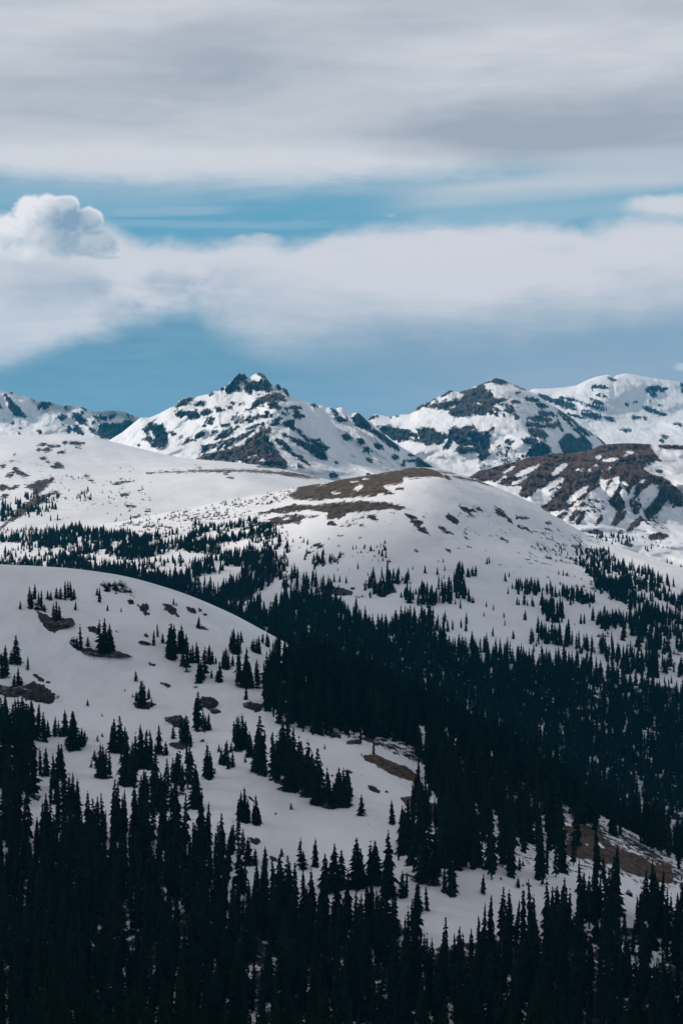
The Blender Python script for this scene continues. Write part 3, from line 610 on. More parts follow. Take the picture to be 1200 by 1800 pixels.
# ------------------------------------------------------------------ conifers
mF, t, b = new_mat('needles', .9); b.inputs['Specular IOR Level'].default_value = 0.0
oi = t.nodes.new('ShaderNodeObjectInfo'); geo = t.nodes.new('ShaderNodeNewGeometry')
r_ = E(t, oi.outputs['Random']); nz = noise(t, geo.outputs['Position'], .8, 3, .6)
t.links.new(mixc(t, (r_*.6+sstep(nz, .35, .7)*.5).clamp(), (.003, .008, .006), (.014, .026, .016)), b.inputs['Base Color'])
mT, t, b = new_mat('bark', .9)
tcn = t.nodes.new('ShaderNodeTexCoord')
t.links.new(mixc(t, noise(t, tcn.outputs['Object'], 30, 4, .6), (.03, .024, .02), (.09, .075, .062)), b.inputs['Base Color'])
def mk_mesh(name, V, Fc, mat):
    me = bpy.data.meshes.new(name); me.from_pydata(V, [], Fc); me.update(); me.materials.append(mat); return me
def crown_mesh(rad, power, base, levels, nb, droop, r, gaps=.1, lean=0.0, thin_top=.0, multi=1):
    V = []; Fc = []
    stems = [(0, 0, 1.0)] + [(r.uniform(-.1, .1)*rad*8, r.uniform(-.1, .1)*rad*8, r.uniform(.5, .85)) for _ in range(multi-1)]
    for sx, sy, sh in stems:
        lob = [r.uniform(.75, 1.15) for _ in range(7)]
        for L in range(levels):
            f = (L+r.random()*.6)/levels; z = base+(1-base)*f**.92
            if f > 1-thin_top and r.random() < .5: continue
            rr = rad*((1-f)**power)*(1-.35*max(0, .14-f)/.14)*sh + .006
            band = 1+.22*math.sin(f*levels*.9+r.random())
            for k in range(nb):
                if r.random() < gaps: continue
                a = r.uniform(0, 6.2832); R_ = rr*band*lob[int(a/6.2832*7) % 7]*r.choice((.55, .75, .9, 1.0, 1.1, 1.3))*r.uniform(.9, 1.1)
                ca, sa = math.cos(a), math.sin(a); dz_ = -droop*R_*r.uniform(.5, 1.3); zz = z*sh
                x0, y0 = sx+lean*zz, sy
                w = max(.006, R_*.24)
                def P(u, s, dz2): return (x0+ca*R_*u-sa*s, y0+sa*R_*u+ca*s, zz+dz_*u*u+dz2)
                i = len(V)
                th = .012+.012*(1-f)
                V += [P(0, 0, th), P(.45, w, 0), P(.5, 0, th*.9), P(.45, -w, -.002), P(1, 0, .004), P(.72, w*1.05, -th*.8), P(.72, -w*1.05, -th*.8), P(.4, 0, -th*1.7)]
                Fc += [(i, i+1, i+2), (i, i+2, i+3), (i+1, i+5, i+2), (i+3, i+2, i+6), (i+2, i+4, i+7), (i, i+2, i+7), (i+2, i+5, i+4)]
    V += [(-.004, 0, .95), (.004, 0, .95), (0, .004, .95), (lean, 0, 1.005)]; i = len(V)-4
    Fc += [(i, i+1, i+3), (i+1, i+2, i+3), (i+2, i, i+3)]
    return mk_mesh('crown', V, Fc, mF)
def trunk_mesh(r0, top=.97, lean=0.0, multi=0, r=random):
    V = []; Fc = []; n = 6; zs = [-.06, 0, .3, .6, top]
    for z in zs:
        q = r0*(1-.93*max(z, 0)/top)*(1.25 if z <= 0 else 1)
        V += [(lean*max(z, 0)+q*math.cos(k*6.2832/n), q*math.sin(k*6.2832/n), z) for k in range(n)]
    for j in range(len(zs)-1):
        Fc += [(j*n+k, j*n+(k+1) % n, (j+1)*n+(k+1) % n, (j+1)*n+k) for k in range(n)]
    for k in range(10):           # dead lower twigs
        a = r.uniform(0, 6.28); z = r.uniform(.03, .2); L = r.uniform(.02, .06); i = len(V)
        V += [(0, 0, z), (0, 0, z+.006), (math.cos(a)*L, math.sin(a)*L, z-.01)]; Fc += [(i, i+1, i+2)]
    return mk_mesh('trunk', V, Fc, mT)
rt = random.Random(5)
VAR = []      # (crown, trunk, width class)
specs = [(.125, .80, .06, 32, 10, .55, .08, 0, .05), (.100, .72, .09, 34, 9, .6, .12, .01, .12), (.145, .85, .03, 31, 11, .5, .08, 0, .0), (.110, .60, .12, 30, 8, .5, .22, -.01, .1),
         (.130, .95, .05, 34, 10, .6, .10, 0, .1), (.085, .65, .05, 36, 9, .6, .15, .015, .15), (.160, .90, .02, 29, 12, .4, .08, 0, .0), (.120, .70, .15, 28, 8, .65, .28, .02, .2),
         (.20, .80, .0, 30, 10, .3, .05, .0, .0), (.26, .55, .0, 18, 11, .2, .1, .03, .1)]
for sp_ in specs:
    rad, pw, ba, lv, nb, dr, gp, le, tt = sp_
    VAR.append((crown_mesh(rad, pw, ba, lv, nb, dr, rt, gp, le, tt), trunk_mesh(.011+.01*rad*4, .97, le, 0, rt)))
# low wind-pruned scrub, several stems
SCRUB = [crown_mesh(.42, .5, .0, 9, 9, .1, rt, .1, 0, 0, 3), crown_mesh(.55, .4, .0, 7, 9, .05, rt, .1, 0, 0, 4)]

TREES = []    # (x, y, z, h, variant, px, py, hill, tag)
def plant(hill, px, py, h, var=None, tag_=None, wide=1.0):
    p = hill.point(np.array([float(px)]), np.array([float(py)]))[0]
    TREES.append([p[0], p[1], p[2], h, rng.integers(0, 8) if var is None else var, px, py, hill.name, tag_, wide])

# trees one can tell apart on the snow bowl: (foot x, foot y, height) in a crop of the photograph, left to right clumps with what sets each clump apart
CL = [
 ('in the left clump above the bare earth scar', cA, (108,572,48, 158,562,110, 183,520,85, 218,560,95, 170,560,85, 205,545,70)),
 ('in the dark row under the cornice above the earth scar', cA, (255,520,50, 270,525,50, 300,515,60, 320,520,65, 345,520,100, 362,518,95, 378,520,98, 392,520,60)),
 ('standing on the bare earth scar', cA, (300,640,125, 285,630,90, 315,625,80, 235,585,45)),
 ('alone on the snow right of the earth scar', cA, (400,577,50,)),
 ('on the left end of the crescent rock ledge', cA, (428,785,135, 465,768,55, 408,775,60)),
 ('packed on the right end of the crescent rock ledge', cA, (525,800,180, 550,810,190, 578,805,155, 595,800,100, 537,815,120)),
 ('in the small pair beneath the low scrub under the cornice', cA, (526,535,80, 513,500,45)),
 ('tiny and stunted below the scrub under the cornice', cA, (568,580,35, 640,585,25)),
 ('in the left edge clump above the grey cliff', cA, (88,860,150, 25,935,140, 42,930,120, 10,930,130, 5,860,60, 30,850,90, 110,855,40, 60,860,70)),
 ('thin and lone on the snow above the grey cliff', cA, (148,893,75,)),
 ('rooted on top of the grey cliff at the left edge', cA, (100,985,110, 75,980,70, 115,975,50)),
 ('small and lone just above the five stemmed clump', cA, (717,952,60,)),
 ('in the isolated clump amid the bowl', cA, (740,1090,145, 752,1090,140, 765,1085,120, 785,1045,60, 720,1060,60, 800,1088,50)),
 ('tiny lone sapling left of the isolated mid-bowl clump', cA, (463,1082,38,)),
 ('tiny twisted sapling lowest on the open left snow', cA, (540,1138,20,)),
 ('dwarf sapling beside the isolated mid-bowl clump', cA, (660,1005,18,)),
 ('in the open trio on the right of the upper bowl', cA, (812,765,85, 833,720,80, 858,750,55)),
 ('in the tall dark double column right of the open trio', cA, (885,830,180, 905,832,185, 920,780,130, 897,800,120, 893,825,120)),
 ('in the slanting column below the cracked rocks', cA, (955,800,150, 970,790,120, 985,810,110, 965,870,90, 985,900,170, 1005,855,80, 1022,855,105, 1040,855,115, 945,780,100)),
 ('in the loose group at the right rim of the upper bowl', cA, (1050,960,120, 1078,930,165, 1060,945,100, 1105,857,100, 1118,855,70, 1140,858,40)),
 ('on the dark footed hump beside the right rim group', cA, (1115,935,50, 1158,955,110, 1145,950,60)),
 ('lone fluffy one beside the rocks below the cornice', cA, (1048,668,60,)),
 ('small one among the rocks just below the cornice', cA, (915,550,40,)),
 ('in the dark knot under the right part of the cornice', cB, (15,800,100, 35,805,130, 55,800,110, 25,800,120, 72,745,60, 68,760,40, -25,880,90, -10,885,110, 5,890,90, 25,870,60)),
 ('in the small group on the rim where the cornice ends', cB, (140,800,75, 152,805,80, 165,805,95, 183,750,55, 208,770,75, 215,765,55, 130,790,60)),
 ('last broad one under the end of the cornice', cB, (254,780,60,)),
 ('in the straggling line that runs down from the rim', cB, (60,950,180, 52,985,90, 100,950,180, 75,985,110, 95,985,150, 120,985,130, 112,960,120, 130,985,70, 158,985,145, 150,940,90)),
 ('lone dark one above the flat rock slab', cB, (97,1050,75,)),
 ('dark upright one right of the flat rock slab', cB, (262,1105,95, 250,1100,60)),
 ('in the wall of trees reaching in from the left edge', cD, (20,300,230, 5,300,220, 45,290,200, 70,300,190, 105,300,220, 120,295,225, 145,300,215, 160,300,210)),
 ('at the right end of the left edge tree wall', cD, (175,290,190, 200,300,190, 225,305,150, 240,308,130, 255,285,90)),
 ('in the small ragged group right of the tree wall', cD, (290,282,105, 310,280,90, 345,280,140, 322,285,60, 350,335,50)),
 ('in the tall narrow clump left of the open snow lane', cD, (378,350,200, 395,355,200, 388,250,100, 430,340,105, 418,338,90, 445,330,80, 460,305,30)),
 ('tiny sapling on the open snow lane', cD, (515,308,35, 540,285,25)),
 ('in the big pair high in the middle of the slope', cD, (600,365,175, 588,360,140, 640,370,195, 655,370,140, 625,368,150)),
 ('in the round footed clump below the big pair', cD, (530,500,180, 545,500,175, 560,500,150, 580,495,130, 510,450,75, 497,410,60, 483,445,35)),
 ('in the dense central clump left of the boulder', cD, (670,540,280, 690,545,240, 710,545,200, 660,540,180, 735,450,230, 718,440,180, 755,450,200, 775,450,190, 795,450,180, 640,420,60, 800,400,130)),
 ('lone slim one right of the dense central clump', cD, (842,380,160, 820,365,50)),
 ('small cone right of the slim lone spruce', cD, (877,382,75,)),
 ('in the little pair behind the dense central clump', cD, (775,280,40, 790,280,35)),
 ('in the lower central mass that joins the forest', cD, (760,660,210, 780,680,220, 805,690,230, 830,680,220, 852,675,200, 880,600,200, 903,655,120, 740,680,190, 815,560,200, 862,640,150)),
 ('around the brown rock shelf left of the boulder', cD, (915,295,70, 955,310,140, 970,320,150, 990,320,145, 1005,340,90)),
 ('in the tall stack below the brown rock shelf', cD, (985,420,110, 990,560,220, 1015,560,230, 1028,660,230, 1040,650,180, 1060,670,110, 960,585,160, 925,530,170, 910,525,130, 940,540,190)),
 ('beside the dark boulder in mid-slope', cD, (1045,250,200, 1033,250,170, 1100,250,90, 1085,250,80, 1072,255,110)),
 ('in the plump clump below the boulder', cD, (1095,505,185, 1080,500,120, 1110,500,140, 1132,480,35)),
 ('in the thin group right of the plump clump', cD, (1155,365,45, 1165,430,90, 1188,430,130)),
 ('in the dark lower row under the left tree wall', cD, (130,560,250, 155,560,260, 180,600,280, 100,570,200, 215,490,150, 245,490,150)),
 ('in the spiky lower row left of the open snow lane', cD, (310,480,165, 325,490,170, 285,560,190, 318,505,185, 335,690,210, 360,690,215, 385,690,220, 405,690,180, 300,640,180, 340,600,190, 270,640,150)),
 ('in the tall clump left of the centre snowfield', cE, (45,340,160, 60,350,180, 80,355,190, 95,350,150, 35,310,110)),
 ('in the spire topped group beside the centre snowfield', cE, (170,480,300, 160,470,240, 185,480,230, 145,455,130, 120,390,135, 200,495,100)),
 ('small one between the tall clump and the boulder', cE, (18,368,60, 25,445,80, 5,455,90, 92,420,35)),
 ('in the tallest dark stand above the centre snowfield', cE, (240,510,250, 260,515,240, 290,480,290, 315,420,260, 325,570,280, 345,570,240, 335,540,300, 275,520,270)),
 ('in the sloping dark stand left of the twin spruces', cE, (375,560,280, 395,580,270, 415,590,290, 430,600,250, 445,600,230, 460,630,270, 480,640,290, 500,655,260, 520,658,220, 540,655,180, 555,650,130, 470,640,200)),
 ('in the feathery group ending the sloping stand', cE, (590,650,205, 605,650,200, 625,650,190, 645,610,150, 575,600,130)),
 ('in the pair on the left of the centre snowfield', cE, (70,730,160, 92,735,185, 106,735,120, 55,720,100)),
 ('in the slim pair left of the little bush on the snowfield', cE, (150,745,155, 140,740,100, 165,740,80)),
 ('little round bush on the centre snowfield', cE, (335,668,40,)),
 ('perfect small cone alone on the snowfield', cE, (705,700,112,)),
 ('slim one alone left of the lower earth bank', cE, (867,740,125,)),
 ('small one on the tip of the upper earth bank', cE, (770,385,85,)),
 ('small shrubby one at the top of the centre snowfield', cE, (512,350,30, 450,275,40)),
 ('dwarf on snow beside the earth banks', cE, (705,385,18, 742,750,12, 705,492,12, 435,635,15)),
 ('in the spiky row along the lower left of the snowfield', cE, (110,960,150, 55,850,160, 30,880,150, 200,960,100, 15,900,150, 80,900,130, 145,960,90)),
 ('slender one poking up at the foot of the snowfield', cE, (285,915,50, 280,1150,240)),
 ('in the bushy pair at the foot of the snowfield', cE, (380,960,150, 400,985,100, 462,965,150, 325,1100,190)),
 ('in the front row under the middle of the snowfield', cE, (560,1100,250, 600,1080,200, 515,1080,180, 680,1080,260, 695,1070,200, 540,1080,150)),
 ('in the feathery pair under the right of the snowfield', cE, (745,1050,220, 785,1060,230, 770,1050,180)),
 ('dominating the foot of the snowfield on its right', cE, (845,1130,350, 830,1100,200)),
 ('in the dark stand below the lower earth bank', cE, (925,900,250, 960,950,260, 1000,900,190, 1060,1070,350, 1090,1060,300, 1030,1050,250, 980,1000,260)),
 ('on the little snow shelf below the dark stand', cE, (920,1130,140, 940,1130,130, 1000,1200,160, 1050,1200,140)),
 ('right of the little snow shelf', cE, (1170,1050,180, 1145,1100,140, 1185,1120,200)),
 ('small one on the snow strip beside the lower right trees', cF, (145,1110,110, 330,1080,60, 100,930,50)),
]
ORD = ['first', 'second', 'third', 'fourth', 'fifth', 'sixth', 'seventh', 'eighth', 'ninth', 'tenth', 'eleventh', 'twelfth', 'thirteenth']
for phrase, cr, L in CL:
    k = SC[cr]; it = sorted([(L[i], L[i+1], L[i+2]) for i in range(0, len(L), 3)])
    for j, (x, y, h) in enumerate(it):
        px, py = cr([(x, y)])[0]; d = float(HA.dist(np.array([px]), np.array([py]))[0])
        hm = h/k*d/F
        if len(it) == 1: lab = 'spruce, '+phrase
        elif len(it) == 2: lab = ('left spruce ' if j == 0 else 'right spruce ')+phrase
        else: lab = ('leftmost' if j == 0 else 'rightmost' if j == len(it)-1 else ORD[j]+' from left,')+' spruce '+phrase
        small = hm < 4.5
        plant(HA, px, py, hm*(1.03 if hm > 4 else 1), (8 if hm > 2.2 else 9) if small else int(rng.choice([0, 1, 2, 4, 5, 6, 3, 7])), lab, float(rng.uniform(1.15, 1.45)))

# melt hollows: the snow has gone round the feet of the larger trees
for t_ in TREES:
    if t_[3] > 6 and rng.random() < .75:
        r_m = t_[3]*.11*F/t_[1]
        HA.prims.append(('c', .15, ((t_[5]-r_m*.7, t_[6]+.4), (t_[5]+r_m*.9, t_[6]+.8), min(r_m*.45, 2.6))))
HA.build(TM['near'])

# forest by area: number of trees per cell from the density map
def forest(hill, regions, holes=(), noise_wl=None, ex=None):
    x = np.arange(-120, 1321, 3.0); ys0 = hill.knots(x)[0]; y0 = int(max(ys0[0].min(), 600)); Yv = np.arange(y0, 2080, 3.0)
    X, Y = np.meshgrid(x, Yv); ok = Y > (ys0[0][None]+1)
    d = hill.dist(X.ravel(), Y.ravel()).reshape(X.shape)
    dy_ = np.abs(np.gradient(d, axis=0)); cell = np.minimum(dy_, 14)*(d*3/F)
    for poly, sp_m, hmin, hmax, clump in regions:
        p = np.array(poly, float)
        s = sd_poly(poly, X, Y)
        dens = np.where(s > -3, np.clip((s+3)/5, 0, 1), 0)*ok/(sp_m*sp_m)
        if clump:
            wx = d*(X-600)/F
            n = fbm(wx/38., d/45., 4, hill.seed+7, .65)
            dens = dens*np.clip((n+clump)*5, 0, 1.8)
        for hp, keep in holes: dens = dens*np.where(sd_poly(hp, X, Y) > 0, keep, 1)
        lam = cell*dens; cnt = rng.poisson(lam)
        idx = np.repeat(np.arange(X.size), cnt.ravel())
        px = X.ravel()[idx]+rng.uniform(-1.5, 1.5, idx.size); py = Y.ravel()[idx]+rng.uniform(-1.5, 1.5, idx.size)
        py = np.maximum(py, np.interp(px, x, ys0[0])+.5)
        P = hill.point(px, py); hh = rng.uniform(hmin, hmax, idx.size)*np.where(rng.random(idx.size) < .25, rng.uniform(.35, .75, idx.size), 1)*rng.uniform(.8, 1.2, idx.size)
        vv = rng.integers(0, 8, idx.size)
        for q, h_, v_, a, b_ in zip(P, hh, vv, px, py):
            TREES.append([q[0], q[1], q[2]-.2, h_, int(8 if h_ < 4 else v_), a, b_, hill.name, None, float(rng.uniform(.75, 1.1) if hill is HA else rng.uniform(.9, 1.25)*(1.45 if h_ < 9.5 else 1))])
def pl(*L): return [(L[i], L[i+1]) for i in range(0, len(L), 2)]
gapsA = [(pl(205,1650,250,1640,262,1720,225,1735), .15), (pl(300,1660,345,1640,350,1720,310,1730), .25), (pl(390,1640,470,1660,500,1790,450,1800,400,1720), .2),
         (pl(550,1680,610,1670,600,1740,560,1730), .2), (pl(655,1540,720,1560,715,1650,660,1600), .25), (pl(1060,1650,1150,1640,1160,1730,1070,1730), .35), (pl(640,1700,690,1700,690,1790,650,1790), .4),
         (pl(700,1560,1330,1540,1330,2080,700,2080), .85), (pl(985,1500,1090,1540,1200,1570,1200,1640,1000,1600), .3), (pl(690,1500,740,1500,830,1640,790,1660,700,1600), .12), (pl(840,1480,1000,1500,990,1560,840,1540), .8), (pl(945,1400,1010,1410,1050,1440,960,1450), .2),
         (pl(985,1430,1060,1470,1190,1550,1180,1572,1060,1540,985,1500), .12), (pl(640,1320,720,1335,760,1385,735,1400,690,1370,640,1345), .0), (pl(705,1395,800,1400,850,1425,800,1450,720,1440), .25), (pl(800,1330,850,1330,850,1400,800,1390), .7), (pl(900,1385,930,1385,930,1440,900,1430), .3)]
forest(HA, [
    (pl(-150,1470,130,1465,250,1470,330,1485,400,1515,450,1560,520,1590,600,1610,680,1600,700,1640,760,1700,830,1680,900,1640,1000,1610,1120,1600,1330,1650,1330,2080,-150,2080), 3.0, 8, 13, 0),
    (pl(-150,1300,20,1300,60,1320,45,1400,20,1440,140,1450,140,1485,-150,1485), 5.5, 12, 17, 0),
    (pl(-150,1230,-20,1240,-5,1300,-150,1300), 6, 11, 15, 0),
    (pl(140,1455,260,1450,330,1465,400,1500,330,1500,250,1485,140,1480), 4.6, 11, 15, 0),
    (pl(470,1195,500,1175,540,1165,620,1200,700,1240,850,1315,950,1380,1050,1435,1200,1515,1330,1580,1330,1625,1200,1550,1060,1468,950,1412,850,1375,760,1325,690,1300,600,1292,520,1288,480,1262,455,1235), 4.5, 11, 16.5, .35),
    (pl(800,1328,950,1405,1060,1460,1200,1545,1330,1610,1330,1660,1120,1610,1000,1620,900,1650,830,1690,760,1700,700,1630,680,1590,720,1560,700,1520,700,1460,740,1440,710,1400,760,1360,740,1325), 5.4, 8, 15, .15),
    (pl(720,1322,800,1345,1000,1445,960,1475,860,1440,760,1400,735,1385,760,1360), 5.2, 9, 15, .25),
    (pl(540,1290,760,1330,700,1322,620,1312), 7, 8, 12, 0),
    (pl(780,1395,860,1410,930,1440,940,1530,860,1560,800,1530,770,1450), 6.0, 11, 16, 0),
    (pl(470,1180,620,1215,760,1290,740,1320,640,1302,520,1290,470,1262,440,1225), 6.2, 10, 15, 0),
    ], gapsA)
# trees just behind the crest of the near slope
for i in range(900):
    px = rng.uniform(480, 1330); yc, dc = HA.knots(np.array([px])); back = rng.uniform(3, 70)
    dd = dc[0, 0]+back; z = dc[0, 0]*(900-yc[0, 0])/F-np.interp(back, [0, 8, 20, 45, 90], [0, .9, 4, 14, 34])-1
    if px < 600 and rng.random() < .6: continue
    TREES.append([dd*(px-600)/F, dd, z, rng.uniform(9, 16), int(rng.integers(0, 8)), px, yc[0, 0], HA.name, None, float(rng.uniform(.75, 1.05))])
# wooded side of the valley below the shoulder hill
gapsC = [(pl(400,1060,440,1060,440,1085,400,1080), .1), (pl(575,1045,600,1040,610,1065,580,1065), .0), (pl(545,1005,610,1005,620,1030,560,1030), .05), (pl(1040,1165,1100,1175,1090,1190,1040,1185), .1),
         (pl(970,1185,1200,1205,1330,1230,1330,1400,1060,1380,980,1270), .95), (pl(1160,1190,1330,1200,1330,1240,1200,1225), .1), (pl(550,1060,560,1060,565,1200,545,1200), .6)]
forest(HC, [
    (pl(200,1000,330,1025,400,1052,450,1072,470,1085,500,1055,520,1050,590,1055,600,1075,640,1100,690,1110,720,1092,750,1080,760,1095,790,1145,820,1140,900,1152,930,1168,990,1165,1040,1172,1060,1190,1110,1200,1200,1222,1330,1245,1330,1560,500,1560,60,1300,40,1030), 4.0, 8.5, 13.5, 0),
    (pl(0,925,60,908,110,925,190,938,265,948,275,965,255,985,230,990,200,965,150,960,60,962,0,955), 5.2, 6, 9.5, .4),
    (pl(-120,990,0,985,20,992,70,990,120,982,160,970,190,962,240,958,300,955,340,948,390,942,400,965,370,975,330,975,260,980,200,985,150,1000,100,998,60,1003,-120,1010), 4.6, 4.5, 9, .2), (pl(-120,965,100,950,200,950,330,935,470,920,520,960,500,1020,380,990,250,1005,-120,1010), 9, 4, 8, .15),
    (pl(200,1012,250,1015,300,1008,350,995,390,982,440,975,480,985,460,1010,420,1020,400,1010,360,1010,330,1030,250,1025), 4.7, 6, 11, .26),
    (pl(140,1000,220,998,220,1018,150,1012), 9, 6, 9, .0),
    (pl(400,935,470,925,490,945,470,960,420,962,380,955), 4.8, 4, 7, .4),
    (pl(430,965,500,975,500,1010,470,1020,440,1000), 6, 5, 8, .3), (pl(340,925,440,915,480,930,400,950,330,950), 5.5, 4, 8, .25), (pl(380,1030,470,1025,490,1050,440,1060,400,1050), 4.5, 8, 12, .3),
    (pl(500,1035,515,1012,560,1020,600,1030,580,1045,540,1045), 5.0, 9, 12, 0),
    (pl(640,1040,645,1015,700,1010,725,1022,700,1030,680,1050,650,1050), 5.2, 7, 10, 0),
    (pl(700,1050,760,1040,800,1030,835,1055,790,1060,750,1072), 5.5, 9, 12, 0),
    (pl(620,965,680,955,682,975,660,972,625,972), 5.5, 4, 6, 0), (pl(550,985,570,970,575,985,565,1000,550,998), 4.5, 5, 7, 0), (pl(575,985,600,975,590,995), 6, 5, 7, 0),
    (pl(515,950,525,948,550,955,518,955), 6, 4, 6, 0), (pl(670,972,682,962,682,985,672,985), 5, 4, 6, 0), (pl(500,945,515,945,512,950), 6, 3, 5, 0),
    (pl(800,1000,815,1000,815,1030,800,1035), 5, 7, 9, 0), (pl(820,1005,838,1002,838,1014,822,1014), 5, 6, 8, 0),
    (pl(905,1032,925,1030,960,1040,1010,1045,1045,1058,1035,1062,990,1052,960,1050,910,1042), 4.6, 7, 10, 0),
    (pl(950,1062,990,1070,987,1098,965,1098,952,1080), 4.8, 7, 10, 0), (pl(1035,1092,1090,1085,1092,1108,1060,1112), 4.6, 8, 11, 0),
    (pl(1050,1020,1110,1035,1100,1062,1060,1050,1040,1030), 6, 6, 9, .3),
    (pl(1010,960,1060,965,1090,985,1065,1000,1010,990), 7, 5, 7, .25), (pl(1015,990,1120,1000,1200,1040,1330,1100,1330,1240,1200,1150,1150,1110,1100,1060,1040,1020), 6.4, 7, 11, .18),
    (pl(1100,1060,1200,1090,1330,1160,1330,1235,1200,1215,1120,1165,1090,1120), 8.5, 9, 14, .1),
    (pl(930,1120,960,1100,1000,1120,1050,1150,1000,1165,940,1160), 6.5, 9, 13, .3),
    (pl(1050,1130,1150,1150,1160,1190,1080,1190), 7.5, 9, 14, .3),
    (pl(880,1040,1200,1080,1200,1200,1000,1150,880,1120), 38, 5, 8, 0), (pl(800,1030,900,1080,980,1130,800,1120), 40, 5, 9, 0),
    (pl(480,960,780,990,760,1040,500,1010), 45, 4, 7, 0),
    ], gapsC)
for (x, y, h) in ((107,690,0),):
    pass
# single trees on the shoulder hill's open snow
for cr, L in ((cC, (57,650,68, 30,670,55, 70,535,50, 88,540,40, 97,540,36, 57,500,45, 163,562,38, 200,578,36, 368,630,58, 361,628,40, 260,658,36, 150,610,30, 277,492,36, 300,465,34, 263,425,50, 283,403,34, 325,550,46, 362,550,78, 403,556,55, 380,555,40, 335,550,34, 590,290,28, 558,278,34, 545,270,24, 568,395,34, 543,390,28, 660,650,60, 678,650,62, 937,668,60, 975,658,70, 955,635,44, 918,580,92, 970,585,58, 1050,745,62, 1102,755,44, 835,825,62, 965,770,90, 1150,905,52, 1138,965,50, 1100,960,40, 165,335,40, 178,330,40, 70,395,40, 90,398,55, 105,398,55, 20,420,80, 35,425,90, 5,460,100)),
              (cB, (1040,382,48, 975,365,28, 1143,370,34, 1105,390,44, 1140,410,24, 270,358,40, 300,350,18, 75,358,28, 175,245,20, 580,335,32, 598,290,26, 658,298,14, 715,300,14, 795,322,20, 818,318,28, 580,368,18, 642,366,14, 562,430,50, 590,430,40, 625,436,44, 675,580,76, 1145,640,66, 1160,690,70, 1185,680,60, 115,385,20, 235,360,14)),
              (cA, (85,1080-880+112,0,)) if False else (cA, (60,308,50, 85,300,48, 30,312,50, 113,280,26, 700,178,28, 615,105,20, 530,150,18, 345,210,40, 655,170,30, 605,170,30, 540,355,60, 585,350,40, 660,360,62, 470,365,50, 450,370,45, 1060,445,24, 1105,450,24, 1158,385,40))):
    k = SC[cr]
    for i in range(0, len(L)-2, 3):
        px, py = cr([(L[i], L[i+1])])[0]; d = float(HC.dist(np.array([px]), np.array([py]))[0])
        if L[i+2]: plant(HC, px, py, L[i+2]/k*d/F, int(rng.choice([0, 2, 4, 6])), None, 1.15)
# dark timber on the plateau edge and below the brown ridge
forest(HD, [(pl(0,890,40,880,65,868,95,890,100,915,60,905,20,912,0,920), 7.5, 7, 10, .1), (pl(70,880,105,868,108,880,85,885), 8, 6, 8, 0),
            (pl(130,875,150,860,165,868,160,880,140,882), 8, 5, 7, 0), (pl(195,930,230,918,225,935,200,935), 8, 5, 7, 0), (pl(60,840,240,820,280,850,200,900,90,870), 40, 3, 5, .1)])
forest(HE, [(pl(1085,948,1115,950,1108,958,1082,955), 7, 7, 9, 0), (pl(1040,945,1085,940,1090,955,1060,960), 8, 6, 8, 0), (pl(1125,965,1145,965,1140,972,1128,972), 8, 8, 10, 0), (pl(1060,930,1160,935,1170,960,1060,955), 24, 4, 7, 0), (pl(1100,985,1330,1010,1330,1035,1180,1015,1110,1000), 10, 7, 10, .0)])
# thinly scattered scrub: stored apart
SCR = []
def scrub(hill, regions):
    n0 = len(TREES); forest(hill, regions)
    for t_ in TREES[n0:]:
        if t_[3] > 0: SCR.append(t_)
    del TREES[n0:]
scrub(HC, [(pl(200,925,330,895,460,870,520,860,500,880,420,905,380,930,280,945), 10, 2, 3.6, .3), (pl(400,900,520,905,500,940,420,930), 14, 1.5, 3, .2), (pl(930,960,1010,950,1060,970,1040,1000,960,985), 9, 2, 3.5, .25),
           (pl(950,1015,1050,1000,1080,1060,960,1030), 15, 2, 3.5, .2), (pl(500,940,700,950,700,1000,520,990), 26, 1.5, 3, 0), (pl(640,890,760,900,740,940,640,920), 22, 1.2, 2.2, 0), (pl(380,1040,520,1010,640,1050,560,1080), 12, 2, 3.5, .1), (pl(1050,1110,1330,1190,1330,1230,1060,1160), 14, 2, 3.5, 0)])
scrub(HD, [(pl(60,850,150,830,230,860,180,900,100,880), 19, 2, 3.6, .25), (pl(150,850,250,840,280,920,180,930), 22, 2, 3.2, .2), (pl(150,740,170,740,180,760), 60, 2, 3, 0)])
scrub(HA, [([(175, 1030), (195, 1028), (230, 1030), (228, 1042), (200, 1045)], 2.4, 1.2, 2.6, 0), ([(222, 1048), (238, 1050), (236, 1060), (222, 1060)], 3.2, 1, 1.8, 0), (pl(120,1125,140,1125,135,1140,122,1138), 2.6, 1, 2.4, 0), (pl(60,1060,85,1075,80,1085,62,1078), 2.4, 1, 2.2, 0),
           (pl(285,1062,310,1064,312,1078,290,1075), 3.5, .8, 1.6, 0), (pl(95,1225,108,1225,108,1235,98,1235), 2.2, 1, 2, 0), (pl(232,1218,245,1222,240,1232,232,1230), 2.4, 1, 2, 0), (pl(820,1500,1180,1560,1180,1600,840,1560), 8, 1, 2, 0)])
print('trees', len(TREES), 'scrub', len(SCR))

